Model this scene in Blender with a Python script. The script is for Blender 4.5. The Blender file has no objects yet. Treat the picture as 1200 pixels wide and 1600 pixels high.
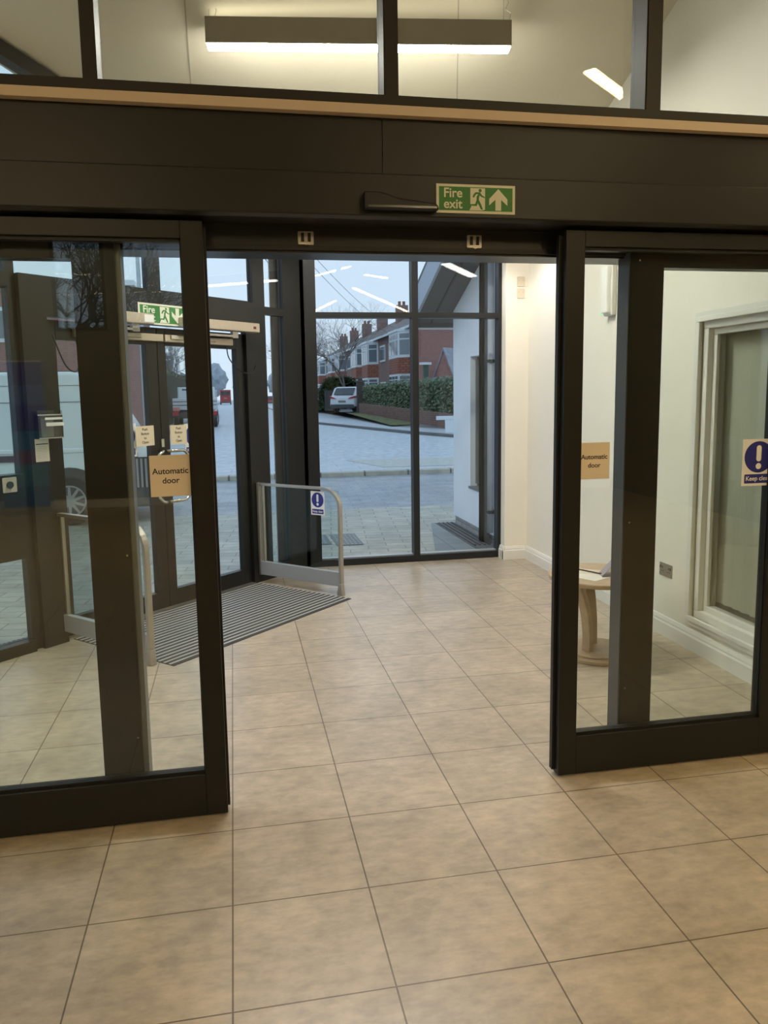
import bpy, bmesh, math, random
from mathutils import Vector, Matrix
random.seed(7)
R2 = 0.70710678
SC = bpy.context.scene
COL = SC.collection

# ------------------------------------------------------------ camera
cam = bpy.data.cameras.new('camera'); co = bpy.data.objects.new('camera', cam); COL.objects.link(co)
yaw, pitch, roll = 0.1852, 0.1330, -0.0156
F = Vector((math.sin(yaw)*math.cos(pitch), math.cos(yaw)*math.cos(pitch), -math.sin(pitch)))
R0 = Vector((math.cos(yaw), -math.sin(yaw), 0)); U0 = R0.cross(F)
Rv = R0*math.cos(roll)+U0*math.sin(roll); Uv = U0*math.cos(roll)-R0*math.sin(roll)
m = Matrix((Rv, Uv, -F)).transposed().to_4x4(); m.translation = (0, 0, 1.6); co.matrix_world = m
cam.sensor_fit = 'VERTICAL'; cam.sensor_height = 36; cam.sensor_width = 27
cam.lens = 1213.39/1600*36
cam.shift_x = (600-594.66)/1600; cam.shift_y = -(800-776.98)/1600
cam.clip_end = 900; cam.clip_start = .05
SC.camera = co
# ------------------------------------------------------------ world, exposure
w = bpy.data.worlds.new('overcast'); SC.world = w; w.use_nodes = True
nt = w.node_tree; bg = nt.nodes['Background']
tc = nt.nodes.new('ShaderNodeTexCoord'); sp = nt.nodes.new('ShaderNodeSeparateXYZ'); cr = nt.nodes.new('ShaderNodeValToRGB')
nt.links.new(tc.outputs['Generated'], sp.inputs[0]); nt.links.new(sp.outputs['Z'], cr.inputs[0]); nt.links.new(cr.outputs[0], bg.inputs[0])
cr.color_ramp.elements[0].position = 0; cr.color_ramp.elements[0].color = (.66, .79, .93, 1)
cr.color_ramp.elements[1].position = .45; cr.color_ramp.elements[1].color = (.52, .71, .95, 1)
bg.inputs[1].default_value = 1.12
SC.view_settings.view_transform = 'Standard'; SC.view_settings.look = 'None'
SC.view_settings.exposure = 0.0; SC.view_settings.gamma = 1; SC.view_settings.use_curve_mapping = False
PEND_HALL, PEND_LOBBY = 67.0, 200.0

# ------------------------------------------------------------ materials
MATS = {}
def mat(name, col, rough=.5, metal=0, emit=None, es=0, noise=None, bump=0, bscale=40, spec=.5):
    if name in MATS: return MATS[name]
    m = bpy.data.materials.new(name); m.use_nodes = True; n = m.node_tree; b = n.nodes['Principled BSDF']
    b.inputs['Base Color'].default_value = (*col, 1); b.inputs['Roughness'].default_value = rough
    b.inputs['Metallic'].default_value = metal; b.inputs['Specular IOR Level'].default_value = spec
    if emit: b.inputs['Emission Color'].default_value = (*emit, 1); b.inputs['Emission Strength'].default_value = es
    t = n.nodes.new('ShaderNodeTexCoord')
    if noise:
        sc, amt = noise
        x = n.nodes.new('ShaderNodeTexNoise'); x.inputs['Scale'].default_value = sc; x.inputs['Detail'].default_value = 6
        n.links.new(t.outputs['Object'], x.inputs['Vector'])
        r = n.nodes.new('ShaderNodeValToRGB'); n.links.new(x.outputs['Fac'], r.inputs[0])
        r.color_ramp.elements[0].position = .3; r.color_ramp.elements[1].position = .7
        r.color_ramp.elements[0].color = tuple(c*(1-amt) for c in col)+(1,); r.color_ramp.elements[1].color = tuple(min(1, c*(1+amt)) for c in col)+(1,)
        n.links.new(r.outputs[0], b.inputs['Base Color'])
    if bump:
        x = n.nodes.new('ShaderNodeTexNoise'); x.inputs['Scale'].default_value = bscale; n.links.new(t.outputs['Object'], x.inputs['Vector'])
        bp = n.nodes.new('ShaderNodeBump'); bp.inputs['Strength'].default_value = bump; bp.inputs['Distance'].default_value = .01
        n.links.new(x.outputs['Fac'], bp.inputs['Height']); n.links.new(bp.outputs[0], b.inputs['Normal'])
    MATS[name] = m; return m
def glass(name, tint, f0=.04, dirt=0):
    if name in MATS: return MATS[name]
    m = bpy.data.materials.new(name); m.use_nodes = True; n = m.node_tree; n.nodes.clear(); L = n.links.new
    o = n.nodes.new('ShaderNodeOutputMaterial'); mx = n.nodes.new('ShaderNodeMixShader')
    tr = n.nodes.new('ShaderNodeBsdfTransparent'); tr.inputs[0].default_value = (*tint, 1)
    gl = n.nodes.new('ShaderNodeBsdfGlossy'); gl.inputs['Roughness'].default_value = 0.0
    lw = n.nodes.new('ShaderNodeLayerWeight'); lw.inputs['Blend'].default_value = .5
    p = n.nodes.new('ShaderNodeMath'); p.operation = 'POWER'; p.inputs[1].default_value = 5; L(lw.outputs['Facing'], p.inputs[0])
    a = n.nodes.new('ShaderNodeMath'); a.operation = 'MULTIPLY_ADD'; a.inputs[1].default_value = .9; a.inputs[2].default_value = f0
    L(p.outputs[0], a.inputs[0]); L(a.outputs[0], mx.inputs[0]); L(tr.outputs[0], mx.inputs[1]); L(gl.outputs[0], mx.inputs[2]); L(mx.outputs[0], o.inputs[0])
    MATS[name] = m; return m
def brick(name, c1, c2, mortar, bw, bh, ms=.01, axes='xz', rough=.8, off=.5, rot=0, spec=.4, origin=(0, 0), var=.5, wet=False, tile=False):
    """procedural brick / tile pattern laid out in object metres on the given pair of axes"""
    if name in MATS: return MATS[name]
    m = bpy.data.materials.new(name); m.use_nodes = True; n = m.node_tree; b = n.nodes['Principled BSDF']; L = n.links.new
    g = n.nodes.new('ShaderNodeNewGeometry'); s = n.nodes.new('ShaderNodeSeparateXYZ'); c = n.nodes.new('ShaderNodeCombineXYZ')
    L(g.outputs['Position'], s.inputs[0]); ax = {'x': 'X', 'y': 'Y', 'z': 'Z'}
    L(s.outputs[ax[axes[0]]], c.inputs[0]); L(s.outputs[ax[axes[1]]], c.inputs[1])
    mp = n.nodes.new('ShaderNodeMapping'); mp.inputs['Location'].default_value = (origin[0], origin[1], 0); mp.inputs['Rotation'].default_value = (0, 0, rot)
    L(c.outputs[0], mp.inputs[0])
    t = n.nodes.new('ShaderNodeTexBrick'); L(mp.outputs[0], t.inputs['Vector'])
    t.inputs['Scale'].default_value = 1; t.inputs['Brick Width'].default_value = bw; t.inputs['Row Height'].default_value = bh
    t.inputs['Mortar Size'].default_value = ms; t.inputs['Mortar Smooth'].default_value = .1; t.offset = off; t.offset_frequency = 2
    t.inputs['Color1'].default_value = (*c1, 1); t.inputs['Color2'].default_value = (*c2, 1); t.inputs['Mortar'].default_value = (*mortar, 1)
    nz = n.nodes.new('ShaderNodeTexNoise'); nz.inputs['Scale'].default_value = 3.5 if tile else 4; nz.inputs['Detail'].default_value = 6; nz.inputs['Roughness'].default_value = .68
    L(g.outputs['Position'], nz.inputs['Vector'])
    r = n.nodes.new('ShaderNodeMapRange'); r.inputs[1].default_value = .3; r.inputs[2].default_value = .7; r.inputs[3].default_value = 1-var*.5; r.inputs[4].default_value = 1+var*.35; r.clamp = False
    L(nz.outputs['Fac'], r.inputs[0])
    mm = n.nodes.new('ShaderNodeVectorMath'); mm.operation = 'SCALE'; L(t.outputs['Color'], mm.inputs[0]); L(r.outputs[0], mm.inputs['Scale'])
    if tile:                                           # finer cloudy streaks of the stone print
        mp2 = n.nodes.new('ShaderNodeMapping'); mp2.inputs['Scale'].default_value = (12, 24, 12); L(g.outputs['Position'], mp2.inputs[0])
        n3 = n.nodes.new('ShaderNodeTexNoise'); n3.inputs['Scale'].default_value = 1; n3.inputs['Detail'].default_value = 5; n3.inputs['Roughness'].default_value = .66
        L(mp2.outputs[0], n3.inputs['Vector'])
        r3 = n.nodes.new('ShaderNodeMapRange'); r3.clamp = False; r3.inputs[1].default_value = .3; r3.inputs[2].default_value = .7; r3.inputs[3].default_value = .80; r3.inputs[4].default_value = 1.17
        L(n3.outputs['Fac'], r3.inputs[0]); mn = n.nodes.new('ShaderNodeMath'); mn.operation = 'MULTIPLY'; L(r.outputs[0], mn.inputs[0]); L(r3.outputs[0], mn.inputs[1]); L(mn.outputs[0], mm.inputs['Scale'])
    L(mm.outputs[0], b.inputs['Base Color'])
    b.inputs['Roughness'].default_value = rough; b.inputs['Specular IOR Level'].default_value = spec
    bp = n.nodes.new('ShaderNodeBump'); bp.inputs['Strength'].default_value = .25; bp.inputs['Distance'].default_value = .004; bp.invert = True
    L(t.outputs['Fac'], bp.inputs['Height']); L(bp.outputs[0], b.inputs['Normal'])
    if tile or wet:
        rr = n.nodes.new('ShaderNodeMapRange'); rr.inputs[1].default_value = .3; rr.inputs[2].default_value = .7
        rr.inputs[3].default_value = rough-(.02 if tile else .05); rr.inputs[4].default_value = rough+(.05 if tile else .12)
        n2 = n.nodes.new('ShaderNodeTexNoise'); n2.inputs['Scale'].default_value = 1.3 if wet else 6; L(g.outputs['Position'], n2.inputs['Vector'])
        L(n2.outputs['Fac'], rr.inputs[0]); L(rr.outputs[0], b.inputs['Roughness'])
    MATS[name] = m; return m
FRAME = mat('anthracite_coated_aluminium', (.014, .014, .0125), .36, 0, noise=(3, .06), spec=.3)
FRAME2 = mat('anthracite_frame_outer', (.018, .019, .020), .38, spec=.3)
BLACK = mat('black_rubber_seal', (.006, .006, .006), .5)
WALL = mat('cream_wall_paint', (.86, .82, .72), .75, noise=(2, .02), bump=.05, bscale=120)
CEILM = mat('cream_ceiling_paint', (.68, .62, .49), .8, noise=(1.5, .02))
HALLW = mat('dimmed_taupe_hall', (.16, .145, .12), .8)  # wall colour darkened so the hall mirrors dimly in the door glass
SKIRT = mat('white_gloss_paint', (.78, .76, .70), .3)
SILVER = mat('satin_silver', (.50, .47, .42), .38, .9)
ALU = mat('grey_powder_coat', (.36, .37, .38), .4, .3)
STEEL = mat('brushed_steel', (.55, .53, .48), .25, 1)
BEIGE = mat('satin_champagne_cover', (.46, .40, .31), .4, .35)
PAPER = mat('cream_paper', (.72, .62, .45), .7)
WHITEP = mat('white_sign_plastic', (.80, .80, .80), .45)
INK = mat('black_ink', (.015, .012, .012), .7)
GREEN = mat('safety_green', (.035, .19, .035), .5)
LUM = mat('pale_photoluminescent', (.72, .72, .60), .5)
BLUE = mat('safety_blue', (.02, .025, .22), .4)
LEAFG = glass('door_glass', (.962, .985, .965), .05)
CLEARG = glass('window_glass', (.97, .985, .98), .03)
RAILG = glass('barrier_glass', (.90, .94, .93), .03)
UPG = glass('upper_glass', (.95, .97, .94), .03)
WOOD = mat('pale_oak', (.42, .31, .20), .45, noise=(14, .12))
WHITE = mat('white_upvc', (.72, .76, .78), .4)

# ------------------------------------------------------------ mesh helpers
class MB:
    def __init__(s): s.bm = bmesh.new()
    def quad(s, pts):
        vs = [s.bm.verts.new(p) for p in pts]; s.bm.faces.new(vs); return vs
    def box(s, x0, x1, y0, y1, z0, z1, T=None):
        P = [(x, y, z) for z in (z0, z1) for y in (y0, y1) for x in (x0, x1)]
        if T: P = [T(*p) for p in P]
        v = [s.bm.verts.new(p) for p in P]
        for f in ((0, 2, 3, 1), (4, 5, 7, 6), (0, 1, 5, 4), (2, 6, 7, 3), (0, 4, 6, 2), (1, 3, 7, 5)): s.bm.faces.new([v[i] for i in f])
        return s
    def prism(s, poly, d0, d1, B):
        """poly of 2D points; B(a,b,d) -> 3D point"""
        a = [s.bm.verts.new(B(x, y, d0)) for x, y in poly]; b = [s.bm.verts.new(B(x, y, d1)) for x, y in poly]
        s.bm.faces.new(a[::-1]); s.bm.faces.new(b); n = len(poly)
        for i in range(n): s.bm.faces.new((a[i], a[(i+1) % n], b[(i+1) % n], b[i]))
        return s
    def tube(s, pts, r, n=8, caps=True, r2=None):
        pts = [Vector(p) for p in pts]; rings = []
        up0 = None
        for i, p in enumerate(pts):
            d = ((pts[min(i+1, len(pts)-1)]-pts[max(i-1, 0)])).normalized()
            if up0 is None: up0 = Vector((0, 0, 1)) if abs(d.z) < .9 else Vector((1, 0, 0))
            a = (up0-d*up0.dot(d)).normalized(); up0 = a
            b = d.cross(a)
            rr = r if r2 is None else r+(r2-r)*i/(len(pts)-1)
            rings.append([s.bm.verts.new(p+(a*math.cos(t)+b*math.sin(t))*rr) for t in [2*math.pi*k/n for k in range(n)]])
        for q in range(len(rings)-1):
            for k in range(n): s.bm.faces.new((rings[q][k], rings[q][(k+1) % n], rings[q+1][(k+1) % n], rings[q+1][k]))
        if caps: s.bm.faces.new(rings[0][::-1]); s.bm.faces.new(rings[-1])
        return s
    def strip(s, pts, ax_w, w, t):
        """rectangular bar swept along pts; ax_w unit vector across, w half width, t half thickness"""
        pts = [Vector(p) for p in pts]; A = Vector(ax_w); rings = []
        for i, p in enumerate(pts):
            d = (pts[min(i+1, len(pts)-1)]-pts[max(i-1, 0)]).normalized(); N = d.cross(A).normalized()
            rings.append([s.bm.verts.new(p+A*a*w+N*b*t) for a, b in ((1, 1), (-1, 1), (-1, -1), (1, -1))])
        for q in range(len(rings)-1):
            for k in range(4): s.bm.faces.new((rings[q][k], rings[q][(k+1) % 4], rings[q+1][(k+1) % 4], rings[q+1][k]))
        s.bm.faces.new(rings[0][::-1]); s.bm.faces.new(rings[-1]); return s
    def disc(s, c, ax, r, h, n=24, r2=None):
        c = Vector(c); ax = Vector(ax).normalized()
        a = ax.orthogonal().normalized(); b = ax.cross(a); r2 = r if r2 is None else r2
        A = [s.bm.verts.new(c+(a*math.cos(t)+b*math.sin(t))*r) for t in [2*math.pi*k/n for k in range(n)]]
        Bv = [s.bm.verts.new(c+ax*h+(a*math.cos(t)+b*math.sin(t))*r2) for t in [2*math.pi*k/n for k in range(n)]]
        s.bm.faces.new(A[::-1]); s.bm.faces.new(Bv)
        for k in range(n): s.bm.faces.new((A[k], A[(k+1) % n], Bv[(k+1) % n], Bv[k]))
        return s
    def build(s, name, material, parent=None, bevel=0, smooth=False, **props):
        bmesh.ops.recalc_face_normals(s.bm, faces=s.bm.faces[:])
        me = bpy.data.meshes.new(name); s.bm.to_mesh(me); s.bm.free()
        o = bpy.data.objects.new(name, me); COL.objects.link(o); me.materials.append(material)
        if parent is not None:
            M = wmat(parent).inverted(); me.transform(M); o.parent = parent
        else:
            xs = [v.co for v in me.vertices]; c = Vector(((min(v.x for v in xs)+max(v.x for v in xs))/2, (min(v.y for v in xs)+max(v.y for v in xs))/2, min(v.z for v in xs)))
            me.transform(Matrix.Translation(-c)); o.location = c
        if bevel:
            b = o.modifiers.new('bevel', 'BEVEL'); b.width = bevel; b.segments = 2; b.limit_method = 'ANGLE'; b.angle_limit = .6
        if smooth:
            for p in me.polygons: p.use_smooth = True
        for k_, v_ in props.items(): o[k_] = v_
        return o
def wmat(o):
    M = Matrix.LocRotScale(o.location, o.rotation_euler, o.scale)
    return wmat(o.parent) @ M if o.parent else M
def thing(name, label, cat, loc=(0, 0, 0), rz=0, group=None):
    o = bpy.data.objects.new(name, None); COL.objects.link(o); o.location = loc; o.rotation_euler = (0, 0, rz); o.empty_display_size = .1
    o['label'] = label; o['category'] = cat
    if group: o['group'] = group
    return o
def struct(name, loc=(0, 0, 0), label=None):
    o = bpy.data.objects.new(name, None); COL.objects.link(o); o.location = loc; o['kind'] = 'structure'; o.empty_display_size = .1
    if label: o['label'] = label
    return o
def S(o, label=None):
    o['kind'] = 'structure'
    if label: o['label'] = label
    return o
def TG(o, label, cat, group=None):
    o['label'] = label; o['category'] = cat
    if group: o['group'] = group
    return o
def W45(s, n, z): return (R2*(s-n), R2*(s+n), z)          # wall coordinates of the 45 degree entrance wall
class Basis:
    """plane basis: origin, right, up, normal (towards the viewer)"""
    def __init__(s, o, r, u=(0, 0, 1)): s.o = Vector(o); s.r = Vector(r).normalized(); s.u = Vector(u).normalized(); s.n = s.r.cross(s.u)
    def __call__(s, a, b, d=0): return s.o+s.r*a+s.u*b+s.n*d
def lettering(B, txt, size, cx, cy, material, parent, d=.0015, bold=.0, spacing=1.0, name='lettering', sx=1, align='CENTER'):
    cu = bpy.data.curves.new('t', 'FONT'); cu.body = txt; cu.size = size; cu.align_x = align; cu.offset = bold*size; cu.extrude = .0006; cu.space_character = spacing
    o = bpy.data.objects.new('t', cu); COL.objects.link(o); dg = bpy.context.evaluated_depsgraph_get()
    me = bpy.data.meshes.new_from_object(o.evaluated_get(dg)); bpy.data.objects.remove(o)
    for v in me.vertices: v.co = B(cx+v.co.x*sx, cy+v.co.y, d+v.co.z)
    me.transform(wmat(parent).inverted()); me.materials.clear(); me.materials.append(material)
    ob = bpy.data.objects.new(name, me); COL.objects.link(ob); ob.parent = parent; return ob
def rrect(x0, x1, y0, y1, r, n=5):
    P = []
    for cx, cy, a0 in ((x1-r, y1-r, 0), (x0+r, y1-r, 90), (x0+r, y0+r, 180), (x1-r, y0+r, 270)):
        for i in range(n+1):
            a = math.radians(a0+90*i/n); P.append((cx+r*math.cos(a), cy+r*math.sin(a)))
    return P
def circ(cx, cy, r, n=32): return [(cx+r*math.cos(2*math.pi*i/n), cy+r*math.sin(2*math.pi*i/n)) for i in range(n)]
def lobby_ceil(Y): return 3.592-.36*(Y-5.51)

# ============================================================ SETTING: floor, walls, ceiling
TILE = brick('stone_effect_tiles', (.46, .38, .283), (.41, .34, .253), (.12, .085, .05), .4375, .4375, .0026, 'xy', .33, 0, 0, .65, (.0623, -1.8798+.4375*8), .46, tile=True)
mb = MB(); mb.prism([(-4.6, -6.1), (6.1, -6.1), (6.1, 3.1), (2.9, 3.1), (2.9, 7.25), (.53, 7.25), (-3.63, 3.1), (-4.6, 3.1)], -.06, 0, lambda x, y, d: (x, y, d)); S(mb.build('floor', TILE))
# right wall of the lobby with the internal window opening (y 3.20..4.16, z .23..1.98)
mb = MB()
mb.box(2.73, 2.9, 4.24, 7.25, 0, 4.6).box(2.73, 2.9, 3.05, 3.12, 0, 4.6).box(2.73, 2.9, 3.12, 4.24, 0, .2).box(2.73, 2.9, 3.12, 4.24, 2.01, 4.6)
S(mb.build('wall_right', WALL))
mb = MB().box(2.51, 2.73, 6.98, 7.25, 0, 3.4).box(.5, 2.73, 7.1, 7.25, 2.99, 3.4); S(mb.build('wall_back', WALL))
mb = MB().box(2.85, 6.1, 2.95, 3.1, 0, 4.6); S(mb.build('wall_front', WALL))
mb = MB().box(-4.75, -4.6, -6.1, 3.1, 0, 4.6); S(mb.build('wall_left', HALLW))
mb = MB().box(6.1, 6.25, -6.1, 3.1, 0, 4.6); S(mb.build('wall_east', HALLW))
# rear wall of the hall with two high windows
mb = MB()
mb.box(-4.75, -2.45, -6.25, -6.1, 0, 4.6).box(-2.45, -.6, -6.25, -6.1, 0, 2.55).box(-2.45, -.6, -6.25, -6.1, 4.1, 4.6).box(-1.72, -1.5, -6.25, -6.1, 2.55, 4.1).box(-.6, 6.25, -6.25, -6.1, 0, 4.6)
S(mb.build('wall_rear', HALLW))
for i, (a, b) in enumerate(((-2.45, -1.72), (-1.5, -.6))):
    r = struct(f'window_{5+i}', ((a+b)/2, -6.17, 2.55))
    f = MB().box(a, b, -6.2, -6.14, 2.55, 2.6).box(a, b, -6.2, -6.14, 4.05, 4.1).box(a, a+.05, -6.2, -6.14, 2.6, 4.05).box(b-.05, b, -6.2, -6.14, 2.6, 4.05); f.build('window_frame', FRAME, r)
    MB().box(a+.05, b-.05, -6.175, -6.165, 2.6, 4.05).build('pane', CLEARG, r)
mb = MB(); mb.box(-4.75, 6.25, -6.25, 3.1, 4.5, 4.6); S(mb.build('ceiling', CEILM))
# sloping lobby ceiling
P = [(-3.6, 2.95), (2.9, 2.95), (2.9, 7.25), (.4, 7.25)]
mb = MB()
lo = [mb.bm.verts.new((x, y, lobby_ceil(y))) for x, y in P]; hi = [mb.bm.verts.new((x, y, lobby_ceil(y)+.18)) for x, y in P]
mb.bm.faces.new(lo[::-1]); mb.bm.faces.new(hi)
for i in range(4): mb.bm.faces.new((lo[i], lo[(i+1) % 4], hi[(i+1) % 4], hi[i]))
lc = S(mb.build('ceiling_lobby', CEILM))
for xa, xb in ((-.161, -.198), (1.082, 1.921)):
    mb = MB(); v = [(xa-.004, 3.6), (xa+.004, 3.6), (xb+.004, 6.6), (xb-.004, 6.6)]
    a = [mb.bm.verts.new((p, q, lobby_ceil(q)-.003)) for p, q in v]; b = [mb.bm.verts.new((p, q, lobby_ceil(q)+.002)) for p, q in v]
    mb.bm.faces.new(a[::-1]); mb.bm.faces.new(b)
    for i in range(4): mb.bm.faces.new((a[i], a[(i+1) % 4], b[(i+1) % 4], b[i]))
    mb.build('joint_strip', mat('joint_shadow', (.42, .38, .29), .8), lc)
# skirting: moulded profile, right wall and pier
prof = [(0, 0), (.022, 0), (.022, .085), (.016, .095), (.016, .105), (.008, .125), (0, .128)]
mb = MB(); mb.prism(prof, 3.12, 6.98, lambda a, b, d: (2.73-a, d, b)); S(mb.build('baseboard_right', SKIRT))
mb = MB(); mb.prism(prof, 2.488, 2.71, lambda a, b, d: (d, 6.98-a, b)); mb.prism(prof, 6.96, 7.09, lambda a, b, d: (2.51-a, d, b)); S(mb.build('baseboard_back', SKIRT))
mb = MB(); mb.box(-4.6, 6.1, -6.1, -6.08, 0, .12); S(mb.build('baseboard_rear', SKIRT))

# ============================================================ back window (window_1)
r = struct('window_1', (1.65, 7.15, 0), 'tall grey-framed lobby window beyond the glass barrier')
f = MB()
f.box(.60, 2.515, 7.09, 7.2, 0, .062).box(.60, 2.515, 7.1, 7.2, 2.90, 2.99)
f.box(2.478, 2.515, 7.09, 7.2, .062, 2.9).box(.62, .765, 7.09, 7.2, .062, 2.9)
f.box(1.648, 1.706, 7.09, 7.2, .062, 2.9)
f.box(.765, 1.648, 7.09, 7.2, 2.282, 2.33).box(1.706, 2.478, 7.09, 7.2, 2.282, 2.33)
f.build('window_frame', FRAME2, r)
MB().box(.765, 1.648, 7.135, 7.2, .062, .07).box(1.706, 2.478, 7.135, 7.2, .062, .07).build('sill', mat('pale_sill', (.45, .48, .5), .3, .2), r)
for x0, x1 in ((.765, 1.648), (1.706, 2.478)):
    for z0, z1 in ((.07, 2.282), (2.33, 2.9)):
        MB().box(x0, x1, 7.165, 7.18, z0, z1).build('pane', CLEARG, r)
# ============================================================ entrance wall at 45 degrees (window_2) : posts, rails, fixed panes
r = struct('window_2', W45(3.8, 4.6, 0), 'angled grey-framed glazed entrance wall around the swing doors')
N0, N1 = 4.53, 4.63
P0 = 4.57
def wtop(s, n): return lobby_ceil(R2*(s+n))
f = MB()
def vpost(f, s0, s1, z0, z1=None, n0=P0, n1=N1):
    z = [z1 if z1 else wtop(s, n)-.01 for s, n in ((s0, n0), (s1, n0), (s1, n1), (s0, n1))]
    lo = [f.bm.verts.new(W45(s, n, z0)) for s, n in ((s0, n0), (s1, n0), (s1, n1), (s0, n1))]
    hi = [f.bm.verts.new(W45(s, n, zz)) for (s, n), zz in zip(((s0, n0), (s1, n0), (s1, n1), (s0, n1)), z)]
    f.bm.faces.new(lo[::-1]); f.bm.faces.new(hi)
    for i in range(4): f.bm.faces.new((lo[i], lo[(i+1) % 4], hi[(i+1) % 4], hi[i]))
for s0, s1 in ((-.25, .05), (1.35, 1.50), (2.71, 2.767)): vpost(f, s0, s1, 0)
vpost(f, 2.767, 2.94, 0, 2.36, N0)
vpost(f, 3.78, 3.891, 2.36); vpost(f, 4.85, 4.992, 0); vpost(f, 4.755, 4.85, 0, 2.36)
vpost(f, 5.23, 5.52, 0)
f.box(2.94, 4.755, N0, N1, 2.115, 2.36, W45)                                   # transom over the doors
f.box(4.992, 5.23, P0, N1, 2.275, 2.34, W45).box(4.992, 5.23, P0, N1, 0, .115, W45)
for a, b in ((.05, 1.35), (1.5, 2.71)):
    f.box(a, b, N0, N1, 0, .075, W45).box(a, b, N0, N1, .61, 1.14, W45).box(a, b, N0, N1, 2.27, 2.36, W45)
f.build('window_frame', FRAME, r)
f = MB()                                                                    # raking top rail under the ceiling
s0, s1 = -.2, 5.5
pts = [(s0, wtop(s0, 4.6)-.10), (s1, wtop(s1, 4.6)-.10), (s1, wtop(s1, 4.6)-.01), (s0, wtop(s0, 4.6)-.01)]
f.prism(pts, N0+.01, N1, lambda a, b, d: W45(a, d, b)); f.build('raking_rail', FRAME, r)
def wpane(a, b, z0, z1=None):
    pts = [(a, z0), (b, z0), (b, z1 or wtop(b, 4.6)-.10), (a, z1 or wtop(a, 4.6)-.10)]
    MB().prism(pts, 4.605, 4.617, lambda p, q, d: W45(p, d-.01, q)).build('pane', CLEARG, r)
for a, b in ((.05, 1.35), (1.5, 2.71)):
    wpane(a, b, .075, .61); wpane(a, b, 1.14, 2.27); wpane(a, b, 2.36)
wpane(2.767, 3.78, 2.36); wpane(3.891, 4.85, 2.36); wpane(4.992, 5.23, 2.34); wpane(4.992, 5.23, .115, 2.275)
# corner infill between the angled wall and the back window
f = MB(); f.prism([(.60, 7.09), (.66, 7.09), (.66, 7.2), (.36, 7.2), (.36, 7.06)], 0, 3.05, lambda x, y, d: (x, y, d)); S(f.build('trim_5', FRAME))

# ---------------- swing doors in the angled wall
def swing(name, s0, s1, gl0, gl1, lab):
    r = struct(name, W45((s0+s1)/2, 4.62, 0), lab)
    f = MB(); f.box(s0, gl0, 4.60, 4.655, .008, 2.10, W45).box(gl1, s1, 4.60, 4.655, .008, 2.10, W45).box(gl0, gl1, 4.60, 4.655, .008, .135, W45).box(gl0, gl1, 4.60, 4.655, 1.975, 2.10, W45)
    f.build('door_frame', FRAME, r, bevel=.002)
    MB().box(gl0, gl1, 4.622, 4.634, .135, 1.975, W45).build('pane', CLEARG, r)
    return r
d3 = swing('door_3', 2.945, 3.852, 3.037, 3.755, 'left glass swing door with push button notice')
d4 = swing('door_4', 3.858, 4.75, 3.933, 4.665, 'right glass swing door with push button notice')
for rt, sa, sb in ((d3, 3.83, 3.765), (d4, 3.88, 4.062)):
    sg = 1 if sb > sa else -1
    P = []; z1, z0, rr = 1.20, .82, .07
    def hp(s, n, z): return W45(s, n, z)
    # offset pull handle: feet on the stile, grip set off to one side
    P = [hp(sa, 4.60, z1), hp(sa, 4.555, z1)]
    for i in range(1, 7):
        a = math.pi/2*i/6; P.append(hp(sb-sg*rr*(1-math.sin(a)) if True else 0, 4.55, z1-rr*(1-math.cos(a))))
    for i in range(0, 7):
        a = math.pi/2*i/6; P.append(hp(sb-sg*rr*(1-math.cos(a)), 4.55, z0+rr-rr*math.sin(a)))
    P += [hp(sa, 4.555, z0), hp(sa, 4.60, z0)]
    MB().tube(P, .0125, 10).build('handle', STEEL, rt, smooth=True)
MB().box(3.842, 3.868, 4.588, 4.60, 1.23, 1.29, W45).build('lock_cylinder', STEEL, d4)
# threshold strip
S(MB().box(2.95, 4.75, 4.555, 4.60, 0, .012, W45).build('trim_6', SILVER))

# ============================================================ entrance matting (recessed, bars along the door)
mt = thing('entrance_mat', 'recessed ribbed grey entrance mat with aluminium bars before swing doors', 'mat', W45(3.875, 4.05, 0), math.pi/4)
MB().box(2.985, 4.775, 3.562, 4.552, 0, .004, W45).build('mat_base', mat('dark_mat_pile', (.05, .05, .05), .95), mt)
f = MB(); n_ = 20
for i in range(n_):
    n = 3.575+i*(4.55-3.575)/n_+.018; f.box(2.987, 4.773, n, n+.017, .004, .007, W45)
f.build('aluminium_bars', mat('bright_mat_bar', (.44, .44, .415), .45, .2), mt, kind='stuff')

# ============================================================ barriers
def barrier(sgn, s, lab):
    r = thing('glass_barrier', lab, 'barrier', W45(s, 4.1, 0), math.pi/4)
    T = lambda a, n, z: W45(s+a, n, z)
    P = [T(0, 4.53, .855), T(0, 3.84, .855)]
    for i in range(1, 9):
        a = math.pi/2*i/8; P.append(T(0, 3.84-.15*math.sin(a), .855-.15+.15*math.cos(a)))
    P += [T(0, 3.69, .12), T(0, 3.69, .10)]
    MB().strip(P, (R2, R2, 0), .020, .011).build('hand_rail', SILVER, r, bevel=.003)
    MB().prism([(3.668, 0), (3.728, 0), (3.722, .02), (3.706, .10), (3.678, .10), (3.672, .02)], -.024, .024, lambda a, b, d: T(d, a, b)).build('post_foot', SILVER, r, bevel=.008)
    MB().box(-.018, .018, 4.54, 4.565, .07, .866, T).build('wall_post', SILVER, r, bevel=.003)
    MB().box(-.02, .02, 3.70, 4.54, .075, .192, T).build('kick_rail', ALU, r, bevel=.004)
    MB().box(-.012, .012, 4.497, 4.512, .192, .846, T).build('glazing_bead', SILVER, r)
    MB().box(-.004, .004, 3.70, 4.54, .185, .846, T).build('pane', RAILG, r)
    return r
b1 = barrier(1, 4.82, 'silver-framed glass barrier right of the swing doors with blue keep clear sign')
b2 = barrier(1, 2.93, 'silver-framed glass barrier left of the swing doors, seen behind left sliding door')

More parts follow.
